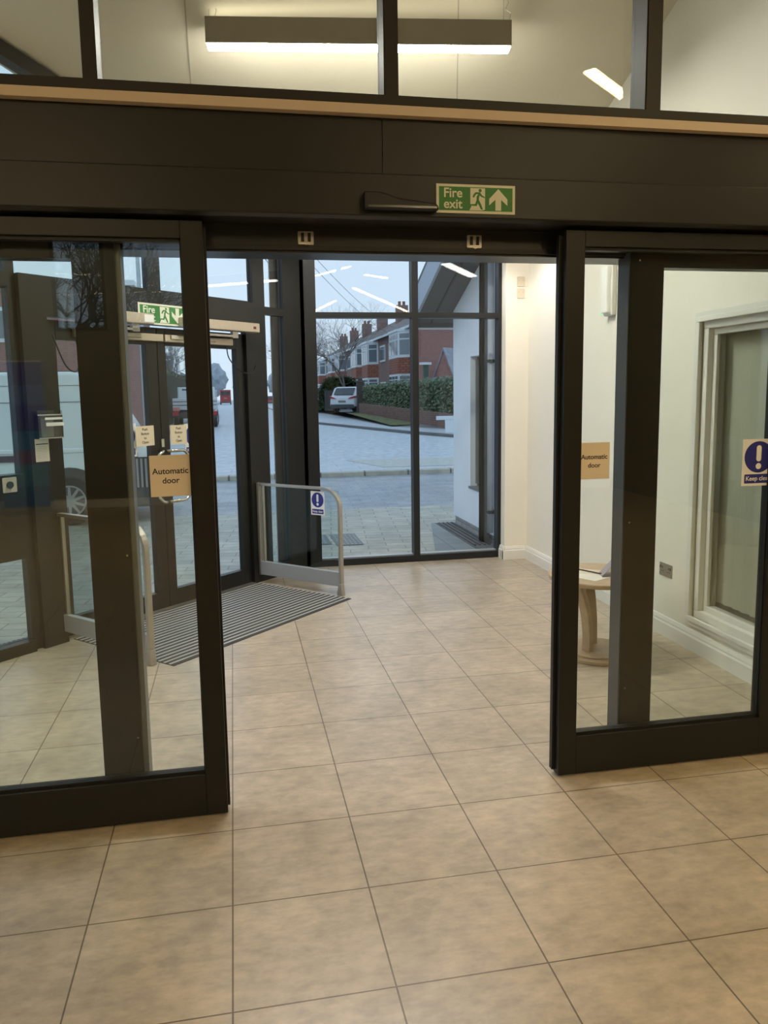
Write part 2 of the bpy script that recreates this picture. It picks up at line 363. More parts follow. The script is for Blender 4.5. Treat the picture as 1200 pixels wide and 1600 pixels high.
# ============================================================ keep clear signs
def keep_clear(B, w, h, lab):
    """B origin at the lower left corner of the sign"""
    r = thing('keep_clear_sign', lab, 'sign', B(w/2, 0))
    MB().prism([(0, 0), (w, 0), (w, h), (0, h)], 0, .0012, B).build('sign_panel', WHITEP, r)
    cr_ = w*.44; cy = h-w*.5
    MB().prism(circ(w/2, cy, cr_), .0012, .002, B).build('blue_disc', BLUE, r)
    MB().prism(rrect(w/2-cr_*.17, w/2+cr_*.17, cy-cr_*.28, cy+cr_*.74, cr_*.165), .002, .0028, B).prism(circ(w/2, cy-cr_*.58, cr_*.19), .002, .0028, B).build('exclamation_mark', WHITEP, r)
    MB().prism(rrect(w*.08, w*.92, h*.055, h*.25, h*.02), .0012, .002, B).build('blue_band', BLUE, r)
    lettering(B, 'Keep clear', w*.175, w/2, h*.115, WHITEP, r, .002, .012)
    return r
keep_clear(Basis(W45(4.812, 3.975, .637), (R2, -R2, 0)), .138, .192, 'blue and white keep clear sign on the right glass barrier')
keep_clear(Basis(W45(3.455, 4.619, 1.175), (R2, R2, 0)), .185, .24, 'blue keep clear sign on left swing door, half under the cream notice')
keep_clear(Basis(W45(4.09, 4.619, 1.15), (R2, R2, 0)), .185, .24, 'blue keep clear sign on right swing door, mostly behind sliding door stile')
# push button notices
def notice(B, w, h, lines, size, lead, lab, name='push_button_notice', cat='notice', top=None, bold=.02, group=None):
    r = thing(name, lab, cat, B(w/2, 0))
    if group: r['group'] = group
    MB().prism([(0, 0), (w, 0), (w, h), (0, h)], 0, .001, B).build('paper', PAPER, r)
    y = top if top else h*.78
    for ln in lines:
        lettering(B, ln, size, w/2, y, INK, r, .001, bold); y -= lead
    return r
notice(Basis(W45(3.622, 4.598, 1.245), (R2, R2, .02)), .162, .145, ['Push', 'Button', 'to', 'Open'], .026, .031, 'cream push button to open notice on left swing door', top=.112)
notice(Basis(W45(3.937, 4.598, 1.24), (R2, R2, -.01)), .158, .147, ['Push', 'Button', 'to', 'Open'], .026, .031, 'cream push button to open notice on right swing door', top=.114)

# ============================================================ items on the angled wall
# fire exit sign builder (arrow up or down)
def fire_exit(B, w, h, up, lab):
    r = thing('fire_exit_sign', lab, 'sign', B(w/2, 0))
    q = w/300.0                                            # design grid 300 x 100 mm scaled
    def sc(P): return [(x*q, y*h/100.0) for x, y in P]
    MB().prism(sc([(0, 0), (300, 0), (300, 100), (0, 100)]), 0, .002, B).build('sign_panel', LUM, r)
    MB().prism(sc([(10, 9), (290, 9), (290, 91), (10, 91)]), .002, .0026, B).build('green_field', GREEN, r)
    lettering(B, 'Fire', 46*q, 62*q, 55*h/100, LUM, r, .0026, .016); lettering(B, 'exit', 46*q, 62*q, 17*h/100, LUM, r, .0026, .016)
    MB().prism(sc([(128, 88), (184, 88), (184, 14), (174, 11), (124, 11), (132, 24), (128, 34), (128, 50)]), .0026, .0030, B).build('white_doorway', LUM, r)
    m_ = MB()
    m_.prism([(165*q+6*q*math.cos(a*.5236), (80+6*math.sin(a*.5236))*h/100) for a in range(12)], .003, .0035, B)
    for P in ([(140, 67), (148, 74), (165, 74), (172, 64), (183, 58), (183, 54), (170, 58), (163, 63), (160, 48), (170, 30), (176, 14), (168, 14), (161, 28), (151, 43), (152, 60), (158, 67), (150, 67), (142, 55), (136, 57)],
              [(151, 46), (158, 40), (152, 26), (124, 27), (118, 31), (146, 33)]):
        m_.prism(sc(P), .003, .0035, B)
    m_.build('running_figure', GREEN, r)
    A = [(235, 87), (270, 52), (270, 30), (246, 50), (246, 12), (224, 12), (224, 50), (200, 30), (200, 52)]
    if not up: A = [(x, 100-y) for x, y in A]
    MB().prism(sc(A), .0026, .0032, B).build('arrow', LUM, r)
    return r
fire_exit(Basis(W45(3.645, 4.528, 2.113), (R2, R2, 0)), .45, .147, False, 'green fire exit sign with downward arrow above the swing doors')
# operators
def operator(s0, s1, lab):
    r = thing('door_operator', lab, 'door operator', W45((s0+s1)/2, 4.49, 2.105))
    MB().box(s0, s1, 4.44, 4.524, 2.105, 2.178, W45).build('casing', BEIGE, r, bevel=.006)
    if s0 < 3.5:
        MB().box(3.625, 3.705, 4.437, 4.44, 2.118, 2.168, W45).build('label_plate', WHITEP, r)
    else:
        MB().box(s1-.075, s1-.045, 4.438, 4.441, 2.13, 2.15, W45).build('indicator_window', mat('dark_red_led', (.12, .01, .01), .3), r)
    c = s0+.40 if s0 < 3.5 else s1-.22
    MB().box(c-.03, c+.03, 4.50, 4.528, 2.055, 2.105, W45).box(c-.38, c+.02, 4.50, 4.52, 2.062, 2.078, W45).build('drive_arm', SILVER, r)
    return r
operator(3.2, 3.712, 'champagne door operator box with white label over the left swing door')
operator(4.0, 4.785, 'champagne door operator box with red indicator over the right swing door')
def safety(s0, s1, lab):
    r = thing('safety_sensor', lab, 'door sensor', W45((s0+s1)/2, 4.57, 2.0))
    MB().box(s0, s1, 4.565, 4.60, 2.0, 2.052, W45).build('sensor_rail', BEIGE, r, bevel=.004)
    MB().box(s0+.05, s0+(s1-s0)*.72, 4.552, 4.565, 2.018, 2.05, W45).build('sensor_cover', mat('pale_cover', (.52, .50, .42), .4), r, bevel=.006)
    return r
safety(3.16, 3.89, 'pale safety sensor rail on top of the left swing door')
safety(3.905, 4.6, 'pale safety sensor rail on top of the right swing door')
def cable(P, lab):
    pts = []
    for i in range(len(P)-1):
        for t in range(6):
            u = t/6
            p0, p1, p2, p3 = P[max(i-1, 0)], P[i], P[i+1], P[min(i+2, len(P)-1)]
            pts.append(tuple(.5*((2*p1[k])+(-p0[k]+p2[k])*u+(2*p0[k]-5*p1[k]+4*p2[k]-p3[k])*u*u+(-p0[k]+3*p1[k]-3*p2[k]+p3[k])*u**3) for k in range(3)))
    pts.append(P[-1]); o = MB().tube(pts, .0045, 6).build('door_cable', BLACK, smooth=True); return TG(o, lab, 'cable')
cable([W45(4.53, 4.57, 1.99), W45(4.54, 4.56, 1.90), W45(4.60, 4.53, 1.82), W45(4.68, 4.51, 1.78), W45(4.76, 4.51, 1.79), W45(4.81, 4.525, 1.84)], 'black looped cable at top of the right swing door hinge')
cable([W45(3.16, 4.57, 2.0), W45(3.17, 4.56, 1.90), W45(3.15, 4.54, 1.80), W45(3.10, 4.52, 1.77), W45(3.03, 4.51, 1.82), W45(2.97, 4.53, 2.0)], 'black looped cable at top of the left swing door hinge')
# leaflet holder, notice, exit button on the posts left of the doors
r = thing('leaflet_holder', 'clear plastic leaflet holder on the post left of swing doors', 'leaflet holder', W45(2.875, 4.5, 1.355))
B = Basis(W45(2.80, 4.528, 1.35), (R2, R2, 0))
ACR = glass('clear_acrylic', (.85, .87, .85), .07)
MB().prism([(0, 0), (.17, 0), (.17, .175), (0, .175)], 0, .003, B).prism([(0, 0), (.17, 0), (.17, .15), (0, .15)], .045, .048, B).prism([(0, 0), (.003, 0), (.003, .175), (0, .175)], .003, .045, B).prism([(.167, 0), (.17, 0), (.17, .175), (.167, .175)], .003, .045, B).prism([(0, 0), (.17, 0), (.17, .004), (0, .004)], .003, .045, B).build('tray', ACR, r)
LIPM = mat('bright_rim', (.45, .46, .42), .3)
MB().prism([(.0, .145), (.17, .145), (.17, .152), (0, .152)], .043, .05, B).build('upper_lip', LIPM, r)
MB().prism([(.0, .0), (.17, 0), (.17, .007), (0, .007)], .043, .05, B).build('lower_lip', LIPM, r)
MB().prism([(.045, .118), (.165, .118), (.165, .132), (.045, .132)], .05, .0515, B).prism([(.05, .078), (.175, .078), (.175, .10), (.05, .10)], .05, .0515, B).build('label_strip', WHITEP, r)
MB().prism([(.04, .01), (.12, .01), (.12, .125), (.04, .125)], .01, .02, B).build('leaflets', mat('grey_leaflets', (.3, .3, .28), .6), r)
B = Basis(W45(2.795, 4.528, 1.205), (R2, R2, 0))
r = thing('paper_notice', 'small white printed notice below the clear leaflet holder', 'notice', B(.045, 0))
MB().prism([(0, 0), (.095, 0), (.095, .145), (0, .145)], 0, .0012, B).build('paper', mat('white_paper', (.62, .6, .52), .7), r)
MB().prism([(.006, .108), (.09, .108), (.09, .114), (.006, .114)], .0012, .0018, B).build('black_rule', INK, r)
for i in range(8):
    MB().prism([(.012, .094-.010*i), (.078, .094-.010*i), (.078, .0955-.010*i), (.012, .0955-.010*i)], .0012, .0016, B).build('text_line', mat('grey_print', (.3, .3, .28), .7), r)
B = Basis(W45(2.565, 4.528, 1.035), (R2, R2, 0))
r = thing('exit_button', 'square steel door release button plate on the grey mid rail', 'button', B(.045, 0))
MB().prism(rrect(0, .09, 0, .092, .006), 0, .004, B).build('plate', mat('pale_steel_plate', (.55, .53, .46), .4, .3), r)
MB().disc(B(.045, .046, .004), B.n, .022, .006, 24).build('push_button', mat('dark_button', (.05, .05, .045), .3, .5), r)

# ============================================================ sliding door screen : header, jambs, leaves
hd = struct('trim_1', (0, 2.9, 2.2), 'dark grey operator header over the sliding doors')
f = MB(); f.box(-4.6, .556, 2.835, 3.15, 2.37, 2.562).box(.558, 2.85, 2.835, 3.15, 2.37, 2.562); f.build('fascia_panel', FRAME, hd, bevel=.001)
f = MB(); f.prism([(2.81, 2.225), (2.812, 2.368), (2.835, 2.374), (3.15, 2.374), (3.15, 2.23), (2.83, 2.215)], -4.6, 2.85, lambda a, b, d: (d, a, b)); f.build('operator_casing', FRAME, hd, bevel=.003)
f = MB(); f.box(-4.6, 2.85, 3.00, 3.15, 2.125, 2.23); f.build('track_housing', mat('dark_track', (.016, .016, .015), .35), hd)
f = MB(); f.box(-.37, 1.62, 2.985, 3.0, 2.133, 2.150); f.build('track_lip', BLACK, hd)
S(MB().box(-4.6, 2.85, 2.80, 2.95, 2.562, 2.594).build('trim_2', mat('beige_ledge', (.62, .50, .38), .45)))
# upper glazing screen (window_3)
r = struct('window_3', (.5, 2.9, 2.594), 'clerestory glazing above the sliding doors')
f = MB(); f.box(-4.6, 2.85, 2.815, 2.935, 2.594, 2.632).box(-4.6, 2.85, 2.815, 2.935, 4.42, 4.5)
for a, b in ((-4.6, -4.5), (-2.42, -2.35), (-.437, -.395), (.567, .614), (1.556, 1.613), (2.79, 2.85)): f.box(a, b, 2.815, 2.935, 2.632, 4.42)
f.build('window_frame', mat('warm_dark_frame', (.022, .020, .016), .45, spec=.3), r)
f = MB()
for x, sd in ((-.395, 1), (.567, -1), (1.556, -1)): f.box(x if sd > 0 else x-.004, x+.004 if sd > 0 else x, 2.82, 2.932, 2.632, 4.42)
f.build('lit_reveal_strip', mat('lit_mullion_reveal', (.05, .043, .034), .55, spec=.12), r)  # mullion sides coloured lighter than the fronts for the light they catch
for a, b in ((-4.5, -2.42), (-2.35, -.437), (-.391, .563), (.614, 1.552), (1.613, 2.79)):
    MB().box(a, b, 2.905, 2.915, 2.632, 4.42).build('pane', UPG, r)
# jamb posts and the fixed side lights behind the leaves
r = struct('window_4', (1.6, 3.0, 0), 'fixed side lights behind the sliding leaves')
f = MB().box(-.535, -.39, 2.95, 3.06, 0, 2.14).box(1.583, 1.728, 2.95, 3.045, 0, 2.14)
f.box(-3.4, -.535, 2.96, 3.03, 0, .10).box(1.728, 2.73, 2.96, 3.03, 0, .10).box(-3.4, -.535, 2.96, 3.03, 2.085, 2.14).box(1.728, 2.73, 2.96, 3.03, 2.085, 2.14).box(2.68, 2.73, 2.96, 3.03, .1, 2.085).box(-3.45, -3.38, 2.96, 3.03, 0, 2.14)
f.build('window_frame', mat('jamb_dark', (.005, .005, .0045), .3, spec=.25), r)
MB().box(-.39, -.372, 2.97, 3.06, 0, 2.14).build('brush_strip', mat('grey_brush_strip', (.16, .17, .17), .4, .3), r)
MB().box(1.578, 1.583, 2.955, 3.045, 0, 2.14).build('lit_reveal_strip', mat('daylit_jamb_reveal', (.055, .06, .066), .4), r)  # daylight on the jamb's side face, put in as a lighter colour
for a, b in ((-3.38, -.535), (1.728, 2.68)): MB().box(a, b, 2.99, 3.0, .10, 2.085).build('pane', LEAFG, r)
for x, z in ((-.405, .31), (-.405, 1.02), (1.605, .33), (1.605, 1.05), (1.62, 2.11)): MB().disc((x, 2.9485, z), (0, -1, 0), .004, .002, 8).build('screw', STEEL, r)

def leaf(name, x0, x1, g0, g1, lab):
    r = struct(name, ((x0+x1)/2, 2.9, 0), lab)
    f = MB().box(x0, g0, 2.87, 2.93, .008, 2.205).box(g1, x1, 2.87, 2.93, .008, 2.205).box(g0, g1, 2.87, 2.93, .008, .172).box(g0, g1, 2.87, 2.93, 2.145, 2.205)
    f.build('door_frame', FRAME, r, bevel=.002)
    b = .012
    f = MB().box(g0, g1, 2.885, 2.92, .172, .172+b).box(g0, g1, 2.885, 2.92, 2.145-b, 2.145).box(g0, g0+.004, 2.885, 2.92, .172, 2.145).box(g1-.004, g1, 2.885, 2.92, .172, 2.145)
    f.build('glazing_gasket', BLACK, r)
    MB().box(g0+.004, g1-.004, 2.895, 2.907, .184, 2.133).build('pane', LEAFG, r)
    return r
dl = leaf('door_1', -1.09, -.079, -1.015, -.157, 'left sliding glass door leaf with Automatic door notice')
dr = leaf('door_2', 1.272, 2.28, 1.350, 2.202, 'right sliding glass door leaf with Automatic door notice')
MB().box(1.258, 1.272, 2.905, 2.93, .02, 2.19).build('edge_seal', BLACK, dr); MB().box(-.079, -.070, 2.905, 2.93, .02, 2.19).build('edge_seal', BLACK, dl)
# Automatic door notices (taped on the glass)
def auto_notice(B, w, h, size, lab):
    r = thing('automatic_door_notice', lab, 'notice', B(w/2, 0))
    MB().prism([(0, 0), (w, 0), (w, h), (0, h)], 0, .001, B).build('paper', mat('peach_paper', (.78, .67, .53), .7), r)
    lettering(B, 'Automatic', size, w/2, h*.55, INK, r, .001, .013, name='lettering'); lettering(B, 'door', size, w/2, h*.32, INK, r, .001, .013)
    return r
auto_notice(Basis((-.303, 2.894, 1.240), (1, 0, .015)), .145, .150, .030, 'cream Automatic door notice on the left sliding door')
auto_notice(Basis((1.350, 2.894, 1.245), (1, 0, 0)), .132, .147, .0268, 'peach Automatic door notice on the right sliding door')
keep_clear(Basis((2.079, 2.894, 1.191), (1, 0, 0)), .15, .196, 'blue keep clear sign cut by the frame edge on right sliding door')
# header items
fire_exit(Basis((.746, 2.809, 2.24), (1, 0, 0)), .296, .10, True, 'green fire exit sign with upward arrow on the dark header')
r = thing('motion_sensor', 'black slim motion sensor on the header left of the fire exit sign', 'sensor', (.61, 2.80, 2.245))
f = MB(); f.prism([(.478, 2.240), (.745, 2.240), (.745, 2.25), (.735, 2.262), (.60, 2.276), (.535, 2.296), (.478, 2.296)], 2.765, 2.81, lambda a, b, d: (a, d, b)); f.build('housing', mat('gloss_black_plastic', (.006, .006, .006), .35, spec=.3), r, bevel=.004)
MB().box(.49, .735, 2.760, 2.766, 2.243, 2.25).build('lens_strip', mat('dark_lens', (.06, .065, .065), .15), r)
for x, lab in ((.292, 'left small silver twin-slot presence sensor under the header'), (.944, 'right small silver twin-slot presence sensor below the fire exit sign')):
    r = thing('presence_sensor', lab, 'sensor', (x, 2.99, 2.16))
    MB().prism(rrect(x-.029, x+.029, 2.153, 2.20, .003), 2.984, 3.0, lambda a, b, d: (a, d, b)).build('bezel', SILVER, r)
    MB().box(x-.018, x-.007, 2.980, 2.984, 2.163, 2.194).build('slot', BLACK, r)
    MB().box(x+.007, x+.018, 2.980, 2.984, 2.163, 2.194).build('slot', BLACK, r)
    MB().disc((x+.003, 2.989, 2.147), (0, -1, 0), .006, .004, 10).build('fixing_screw', STEEL, r)

# ============================================================ right wall : internal window with blinds, sockets, emergency light
r = struct('window_7', (2.73, 3.7, .16), 'internal window with vertical blinds in the lobby right wall')
def yz_frame(f, x0, x1, y0, y1, z0, z1, wd):
    f.box(x0, x1, y0, y1, z0, z0+wd).box(x0, x1, y0, y1, z1-wd, z1).box(x0, x1, y0, y0+wd, z0+wd, z1-wd).box(x0, x1, y1-wd, y1, z0+wd, z1-wd)
f = MB(); yz_frame(f, 2.712, 2.74, 3.0, 4.27, .155, 2.045, .05); yz_frame(f, 2.702, 2.72, 3.03, 4.24, .185, 2.015, .03); f.build('architrave', SKIRT, r, bevel=.004)
f = MB(); yz_frame(f, 2.735, 2.80, 3.05, 4.215, .205, 1.995, .05); yz_frame(f, 2.77, 2.83, 3.10, 4.165, .255, 1.945, .035); f.build('window_frame', SKIRT, r, bevel=.004)
MB().box(2.79, 2.80, 3.135, 4.13, .29, 1.91).build('pane', glass('internal_glass', (.95, .965, .94), .05), r)
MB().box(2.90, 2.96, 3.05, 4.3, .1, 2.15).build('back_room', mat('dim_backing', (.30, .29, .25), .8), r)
bl = thing('vertical_blind', 'grey-green vertical blind slats hanging in the internal window', 'blind', (2.85, 3.6, 1.95))
MB().box(2.835, 2.87, 3.1, 4.15, 1.91, 1.945).build('headrail', mat('grey_rail', (.4, .4, .36), .5), bl)
y = 4.12; i = 0
SL = mat('blind_fabric', (.74, .74, .64), .8)
while y > 3.14:
    a = math.radians(random.uniform(-20, -8)); w_ = .067
    dx, dy = w_/2*math.sin(a), w_/2*math.cos(a)
    f = MB(); P = [(2.853-dx, y-dy), (2.853+dx, y+dy), (2.8545+dx, y+dy), (2.8545-dx, y-dy)]
    f.prism(P, .31, 1.91, lambda p, q, d: (p, q, d)); f.build('slat', SL, bl)
    y -= .080
r = thing('power_socket', 'brushed steel double wall socket between the table and window', 'socket', (2.73, 4.52, .39))
B = Basis((2.7295, 4.592, .388), (0, -1, 0))
MB().prism(rrect(0, .147, 0, .086, .005), 0, .004, B).build('face_plate', mat('brushed_plate', (.34, .33, .30), .35, .8), r)
for x in (.037, .110):
    m_ = MB(); m_.prism([(x-.004, .05), (x+.004, .05), (x+.004, .064), (x-.004, .064)], .004, .005, B).prism([(x-.014, .030), (x-.006, .030), (x-.006, .036), (x-.014, .036)], .004, .005, B).prism([(x+.006, .030), (x+.014, .030), (x+.014, .036), (x+.006, .036)], .004, .005, B)
    m_.build('pin_holes', BLACK, r); MB().prism([(x+(.016 if x > .07 else -.026), .05), (x+(.026 if x > .07 else -.016), .05), (x+(.026 if x > .07 else -.016), .068), (x+(.016 if x > .07 else -.026), .068)], .004, .008, B).build('switch', BLACK, r)
r = thing('emergency_light', 'white bulkhead emergency light with green indicator high on right wall', 'light', (2.68, 5.33, 2.13))
MB().box(2.69, 2.73, 5.275, 5.40, 2.13, 2.49).build('back_plate', mat('white_plastic', (.74, .73, .66), .4), r, bevel=.008)
MB().box(2.655, 2.695, 5.29, 5.385, 2.15, 2.475).build('diffuser', mat('diffuser', (.8, .8, .74), .25, emit=(1, .97, .9), es=.15), r, bevel=.012)
MB().disc((2.668, 5.385, 2.15), (-1, 0, 0), .008, .006, 10).build('green_indicator', mat('green_led', (.05, .5, .2), .4, emit=(.1, 1, .4), es=1.2), r)
for z, lab in ((2.60, 'upper cream blank back box plate on the corner pier'), (2.495, 'lower cream blank back box plate on the corner pier')):
    r = thing('blank_plate', lab, 'wall plate', (2.65, 6.978, z-.045))
    MB().prism(rrect(2.615, 2.69, z-.045, z+.045, .012), 6.972, 6.98, lambda a, b, d: (a, d, b)).build('plate', mat('painted_plate', (.66, .58, .44), .6), r, bevel=.002)
    for dx in (-.022, .022): MB().disc((2.6525+dx, 6.972, z+.01), (0, -1, 0), .003, .001, 8).build('screw', mat('dull_screw', (.3, .28, .22), .5), r)

# ============================================================ table
TX, TY = 2.135, 4.27
r = thing('side_table', 'low round pale oak side table against the right wall', 'table', (TX, TY, 0))
MB().disc((TX, TY, .472), (0, 0, 1), .300, .028, 64).build('tabletop', WOOD, r, bevel=.006)
MB().disc((TX, TY, .0), (0, 0, 1), .235, .026, 48).build('base_disc', WOOD, r, bevel=.006)
MB().disc((TX, TY, .026), (0, 0, 1), .195, .012, 48).build('base_step', WOOD, r, bevel=.004)
for k_ in range(3):
    a = math.radians(205+120*k_); ur = Vector((math.cos(a), math.sin(a), 0)); ut = Vector((-ur.y, ur.x, 0))
    P = []
    for i in range(13):
        t = i/12; z = .035+.437*t; rr = .085+.11*(t-.25)**2*1.3+.03*t
        P.append(Vector((TX, TY, z))+ur*rr)
    MB().strip(P, ut, .033-.004, .017).build('leg', WOOD, r, bevel=.004)
MB().box(TX-.17, TX+.17, TY-.02, TY+.02, .452, .472).build('cross_brace', WOOD, r)
def sheet(name, cx, cy, w_, h_, a, z, m_, lab, cat, t=.0015, group=None):
    c, s_ = math.cos(a), math.sin(a)
    f = MB(); f.prism([(-w_/2, -h_/2), (w_/2, -h_/2), (w_/2, h_/2), (-w_/2, h_/2)], z, z+t, lambda x, y, d: (cx+x*c-y*s_, cy+x*s_+y*c, d))
    return TG(f.build(name, m_), lab, cat, group)
PW = mat('white_paper_sheet', (.75, .72, .64), .6)
sheet('paper_sheet', TX-.09, TY-.0, .21, .297, .5, .5003, PW, 'white paper sheet lying flat on the round table', 'paper')
sheet('paper_sheet', TX-.045, TY+.06, .105, .21, 1.05, .502, mat('cream_sheet', (.70, .63, .50), .6), 'narrow cream slip lying over the white sheet on table', 'paper')
f = MB(); f.tube([(TX-.10, TY+.13, .509), (TX-.01, TY-.04, .509)], .0045, 8); p_ = thing('pen', 'dark ballpoint pen lying across the papers on round table', 'pen', (TX-.05, TY+.04, .504)); f.build('barrel', INK, p_)
MB().tube([(TX-.012, TY-.036, .509), (TX-.004, TY-.052, .509)], .006, 8).build('grip', BLACK, p_)
r = thing('folded_leaflet', 'mauve folded leaflet standing open on the round table', 'leaflet', (TX+.03, TY-.03, .50))
LF = mat('mauve_card', (.30, .26, .29), .5)
f = MB(); c0 = Vector((TX+.03, TY-.05, .503))
f.prism([(-.05, 0), (.10, 0), (.10, .002), (-.05, .002)], -.06, .06, lambda a, b, d: (c0.x+a*.8+d*.3, c0.y+d-a*.1, c0.z+b)); f.build('lower_page', LF, r)
f = MB(); f.prism([(-.05, 0), (.05, .085), (.052, .083), (-.048, -.001)], -.05, .05, lambda a, b, d: (c0.x+a*.9+d*.3, c0.y+d, c0.z+.003+b)); f.build('raised_page', LF, r)

# ============================================================ linear pendants
DIFF = mat('lit_diffuser_lobby', (1, 1, 1), .5, emit=(1, .965, .90), es=PEND_LOBBY)
DIFF2 = mat('lit_diffuser_window', (1, 1, 1), .5, emit=(1, .965, .90), es=22)
DIFFH = mat('lit_diffuser_hall', (1, 1, 1), .5, emit=(1, .77, .41), es=PEND_HALL)
UPL = mat('added_uplight_glow', (1, 1, 1), .5, emit=(1, .93, .80), es=2.5)
BODY = mat('pendant_aluminium', (.34, .31, .27), .45, .4)
def pendant(a, b, z, ceil, lab, dm, hh=.155, ww=.085, group=None):
    a = Vector((*a, z)); b = Vector((*b, z)); c = (a+b)/2; d = (b-a).normalized(); nn = Vector((-d.y, d.x, 0)); L_ = (b-a).length
    r = thing('linear_pendant', lab, 'pendant light', c, math.atan2(d.y, d.x), group)
    T = lambda x, y, q: c+d*x+nn*y+Vector((0, 0, q))
    MB().box(-L_/2, L_/2, -ww/2, ww/2, .012, hh, T).build('housing', BODY, r, bevel=.002)
    MB().box(-L_/2+.008, L_/2-.008, -ww/2+.006, ww/2-.006, 0, .012, T).build('diffuser', dm, r)
    MB().box(-L_/2+.02, L_/2-.02, -ww/2+.012, ww/2-.012, hh, hh+.004, T).build('added_uplight', UPL, r)  # glowing top face added to brighten the ceiling
    for x in (-L_/2+.02, L_/2-.04):
        p = T(x, 0, hh+.004); cz = ceil(p.y)
        MB().tube([p, (p.x, p.y, cz)], .0016, 6).build('suspension_cable', STEEL, r)
        MB().tube([p+d*.03, p+d*.045+Vector((0, 0, .05)), p+d*.01+Vector((0, 0, .07)), p+d*.03+Vector((0, 0, .11)), (p.x, p.y, p.z+.16)], .0016, 6).build('power_flex', STEEL, r)
    return r
pendant((-.065, 4.905), (1.70, 4.68), 3.60, lobby_ceil, 'grey linear pendant light hanging in the lobby above sliding doors', DIFF)
hc = lambda y: 4.5
hd_ = pendant
hd_((2.03, 7.02), (2.55, 6.24), 2.80, lobby_ceil, 'short lobby linear pendant by the window, seen mirrored in its upper right pane', DIFF2, .10, .10)
hd_((-2.9, 3.6), (-1.75, 4.1), 3.6, lobby_ceil, 'unseen lobby linear pendant further left, added to brighten the lobby', DIFF)  # out of view, added to brighten the lobby
hd_((1.9, -3.4), (2.5, -2.0), 4.2, hc, 'high hall linear pendant behind the camera, mirrored at upper left of lobby window', DIFFH)
hd_((2.363, -.738), (4.365, -4.952), 3.6, hc, 'longest hall linear pendant running back along the right side', DIFFH)
hd_((2.0, -5.5), (2.275, -2.8), 3.6, hc, 'hall linear pendant running lengthwise left of the longest one', DIFFH)
hd_((3.28, 2.726), (4.162, 1.383), 3.6, hc, 'unseen hall linear pendant by the front wall, kept for general light', DIFFH)  # unseen, kept only because it lights the hall
hd_((2.30, .93), (2.76, .54), 3.6, hc, 'very short hall pendant mirrored at the upper right of the clerestory glass', DIFFH, .08)
hd_((-3.6, -1.6), (-1.2, -2.3), 3.6, hc, 'unseen linear pendant added to light the left side of the hall', DIFFH)  # extra unseen lamp for light at the left of the hall
hd_((-3.6, -4.6), (-1.6, -4.2), 3.6, hc, 'unseen linear pendant before the high rear windows, added to light the hall', DIFFH)  # another added lamp, lights the rear of the hall
hd_((-2.2, -3.3), (-.7, -3.0), 3.6, hc, 'unseen linear pendant added to light the middle of the hall', DIFFH)  # added for hall light, set clear of the lobby window reflections
hd_((4.6, -.6), (5.6, .8), 3.6, hc, 'unseen linear pendant beside the east side wall, added for hall light', DIFFH)  # unseen lamp added as more light from the right

# ============================================================ hall furnishings seen mirrored in the door glass
r = thing('roller_banner', 'tall blue roller banner standing by the rear hall wall', 'banner', (-2.9, -5.6, 0))
BN = bpy.data.materials.new('blue_banner_print'); BN.use_nodes = True; n = BN.node_tree
g = n.nodes.new('ShaderNodeNewGeometry'); s_ = n.nodes.new('ShaderNodeSeparateXYZ'); c_ = n.nodes.new('ShaderNodeValToRGB'); mr = n.nodes.new('ShaderNodeMapRange')
n.links.new(g.outputs['Position'], s_.inputs[0]); n.links.new(s_.outputs['Z'], mr.inputs[0]); mr.inputs[2].default_value = 2.1; n.links.new(mr.outputs[0], c_.inputs[0]); n.links.new(c_.outputs[0], n.nodes['Principled BSDF'].inputs['Base Color'])
c_.color_ramp.interpolation = 'CONSTANT'; e = c_.color_ramp.elements; e[0].color = (.05, .15, .45, 1); e[1].position = .85; e[1].color = (.05, .05, .3, 1)
for p, c in ((.18, (.05, .25, .5, 1)), (.33, (.2, .12, .4, 1)), (.42, (.03, .2, .6, 1)), (.55, (.03, .05, .4, 1)), (.72, (.06, .12, .45, 1))):
    q = e.new(p); q.color = c
MB().box(-3.2, -2.55, -5.602, -5.598, .1, 2.1).build('printed_panel', BN, r)
MB().box(-3.22, -2.53, -5.65, -5.55, 0, .1).build('base_cassette', SILVER, r, bevel=.01)
MB().tube([(-2.875, -5.61, .1), (-2.875, -5.61, 2.1)], .008, 8).build('support_pole', SILVER, r)
MB().box(-3.2, -2.55, -5.61, -5.59, 2.1, 2.12).build('top_rail', SILVER, r)

# ============================================================ OUTSIDE : ground surfaces
PAV = brick('block_paving', (.52, .48, .38), (.40, .375, .30), (.21, .20, .16), .40, .16, .006, 'xy', .42, .5, .12, .5, (0, 0), .5, wet=True)
ASPH = brick('grey_setts', (.36, .375, .385), (.29, .30, .315), (.18, .185, .195), .34, .17, .006, 'xy', .37, .5, .06, .5, (0, 0), .4, wet=True)
ROAD = mat('wet_asphalt', (.50, .535, .56), .45, noise=(5, .25), bump=.3, bscale=60)
PVMT = brick('pavement_slabs', (.56, .585, .61), (.50, .525, .55), (.28, .30, .31), .9, .6, .008, 'xy', .37, .5, .05, .5, (0, 0), .3, wet=True)
KERB = brick('kerb_stones', (.50, .47, .38), (.40, .38, .31), (.15, .14, .12), .9, 5, .02, 'xy', .5, 0, .05, .4, (0, 0), .5)
g0 = -.05
def ground(name, P, z, m_, t=.05, lab=None):
    f = MB(); f.prism(P, z-t, z, lambda x, y, d: (x, y, d)); return S(f.build(name, m_), lab)
ground('ground_paving', [(-9, .2), (-3.75, 3.15), (.5, 7.4), (2.72, 7.4), (2.72, 9.46), (9, 9.46), (9, 11.0), (-12, 11.0)], g0, PAV)
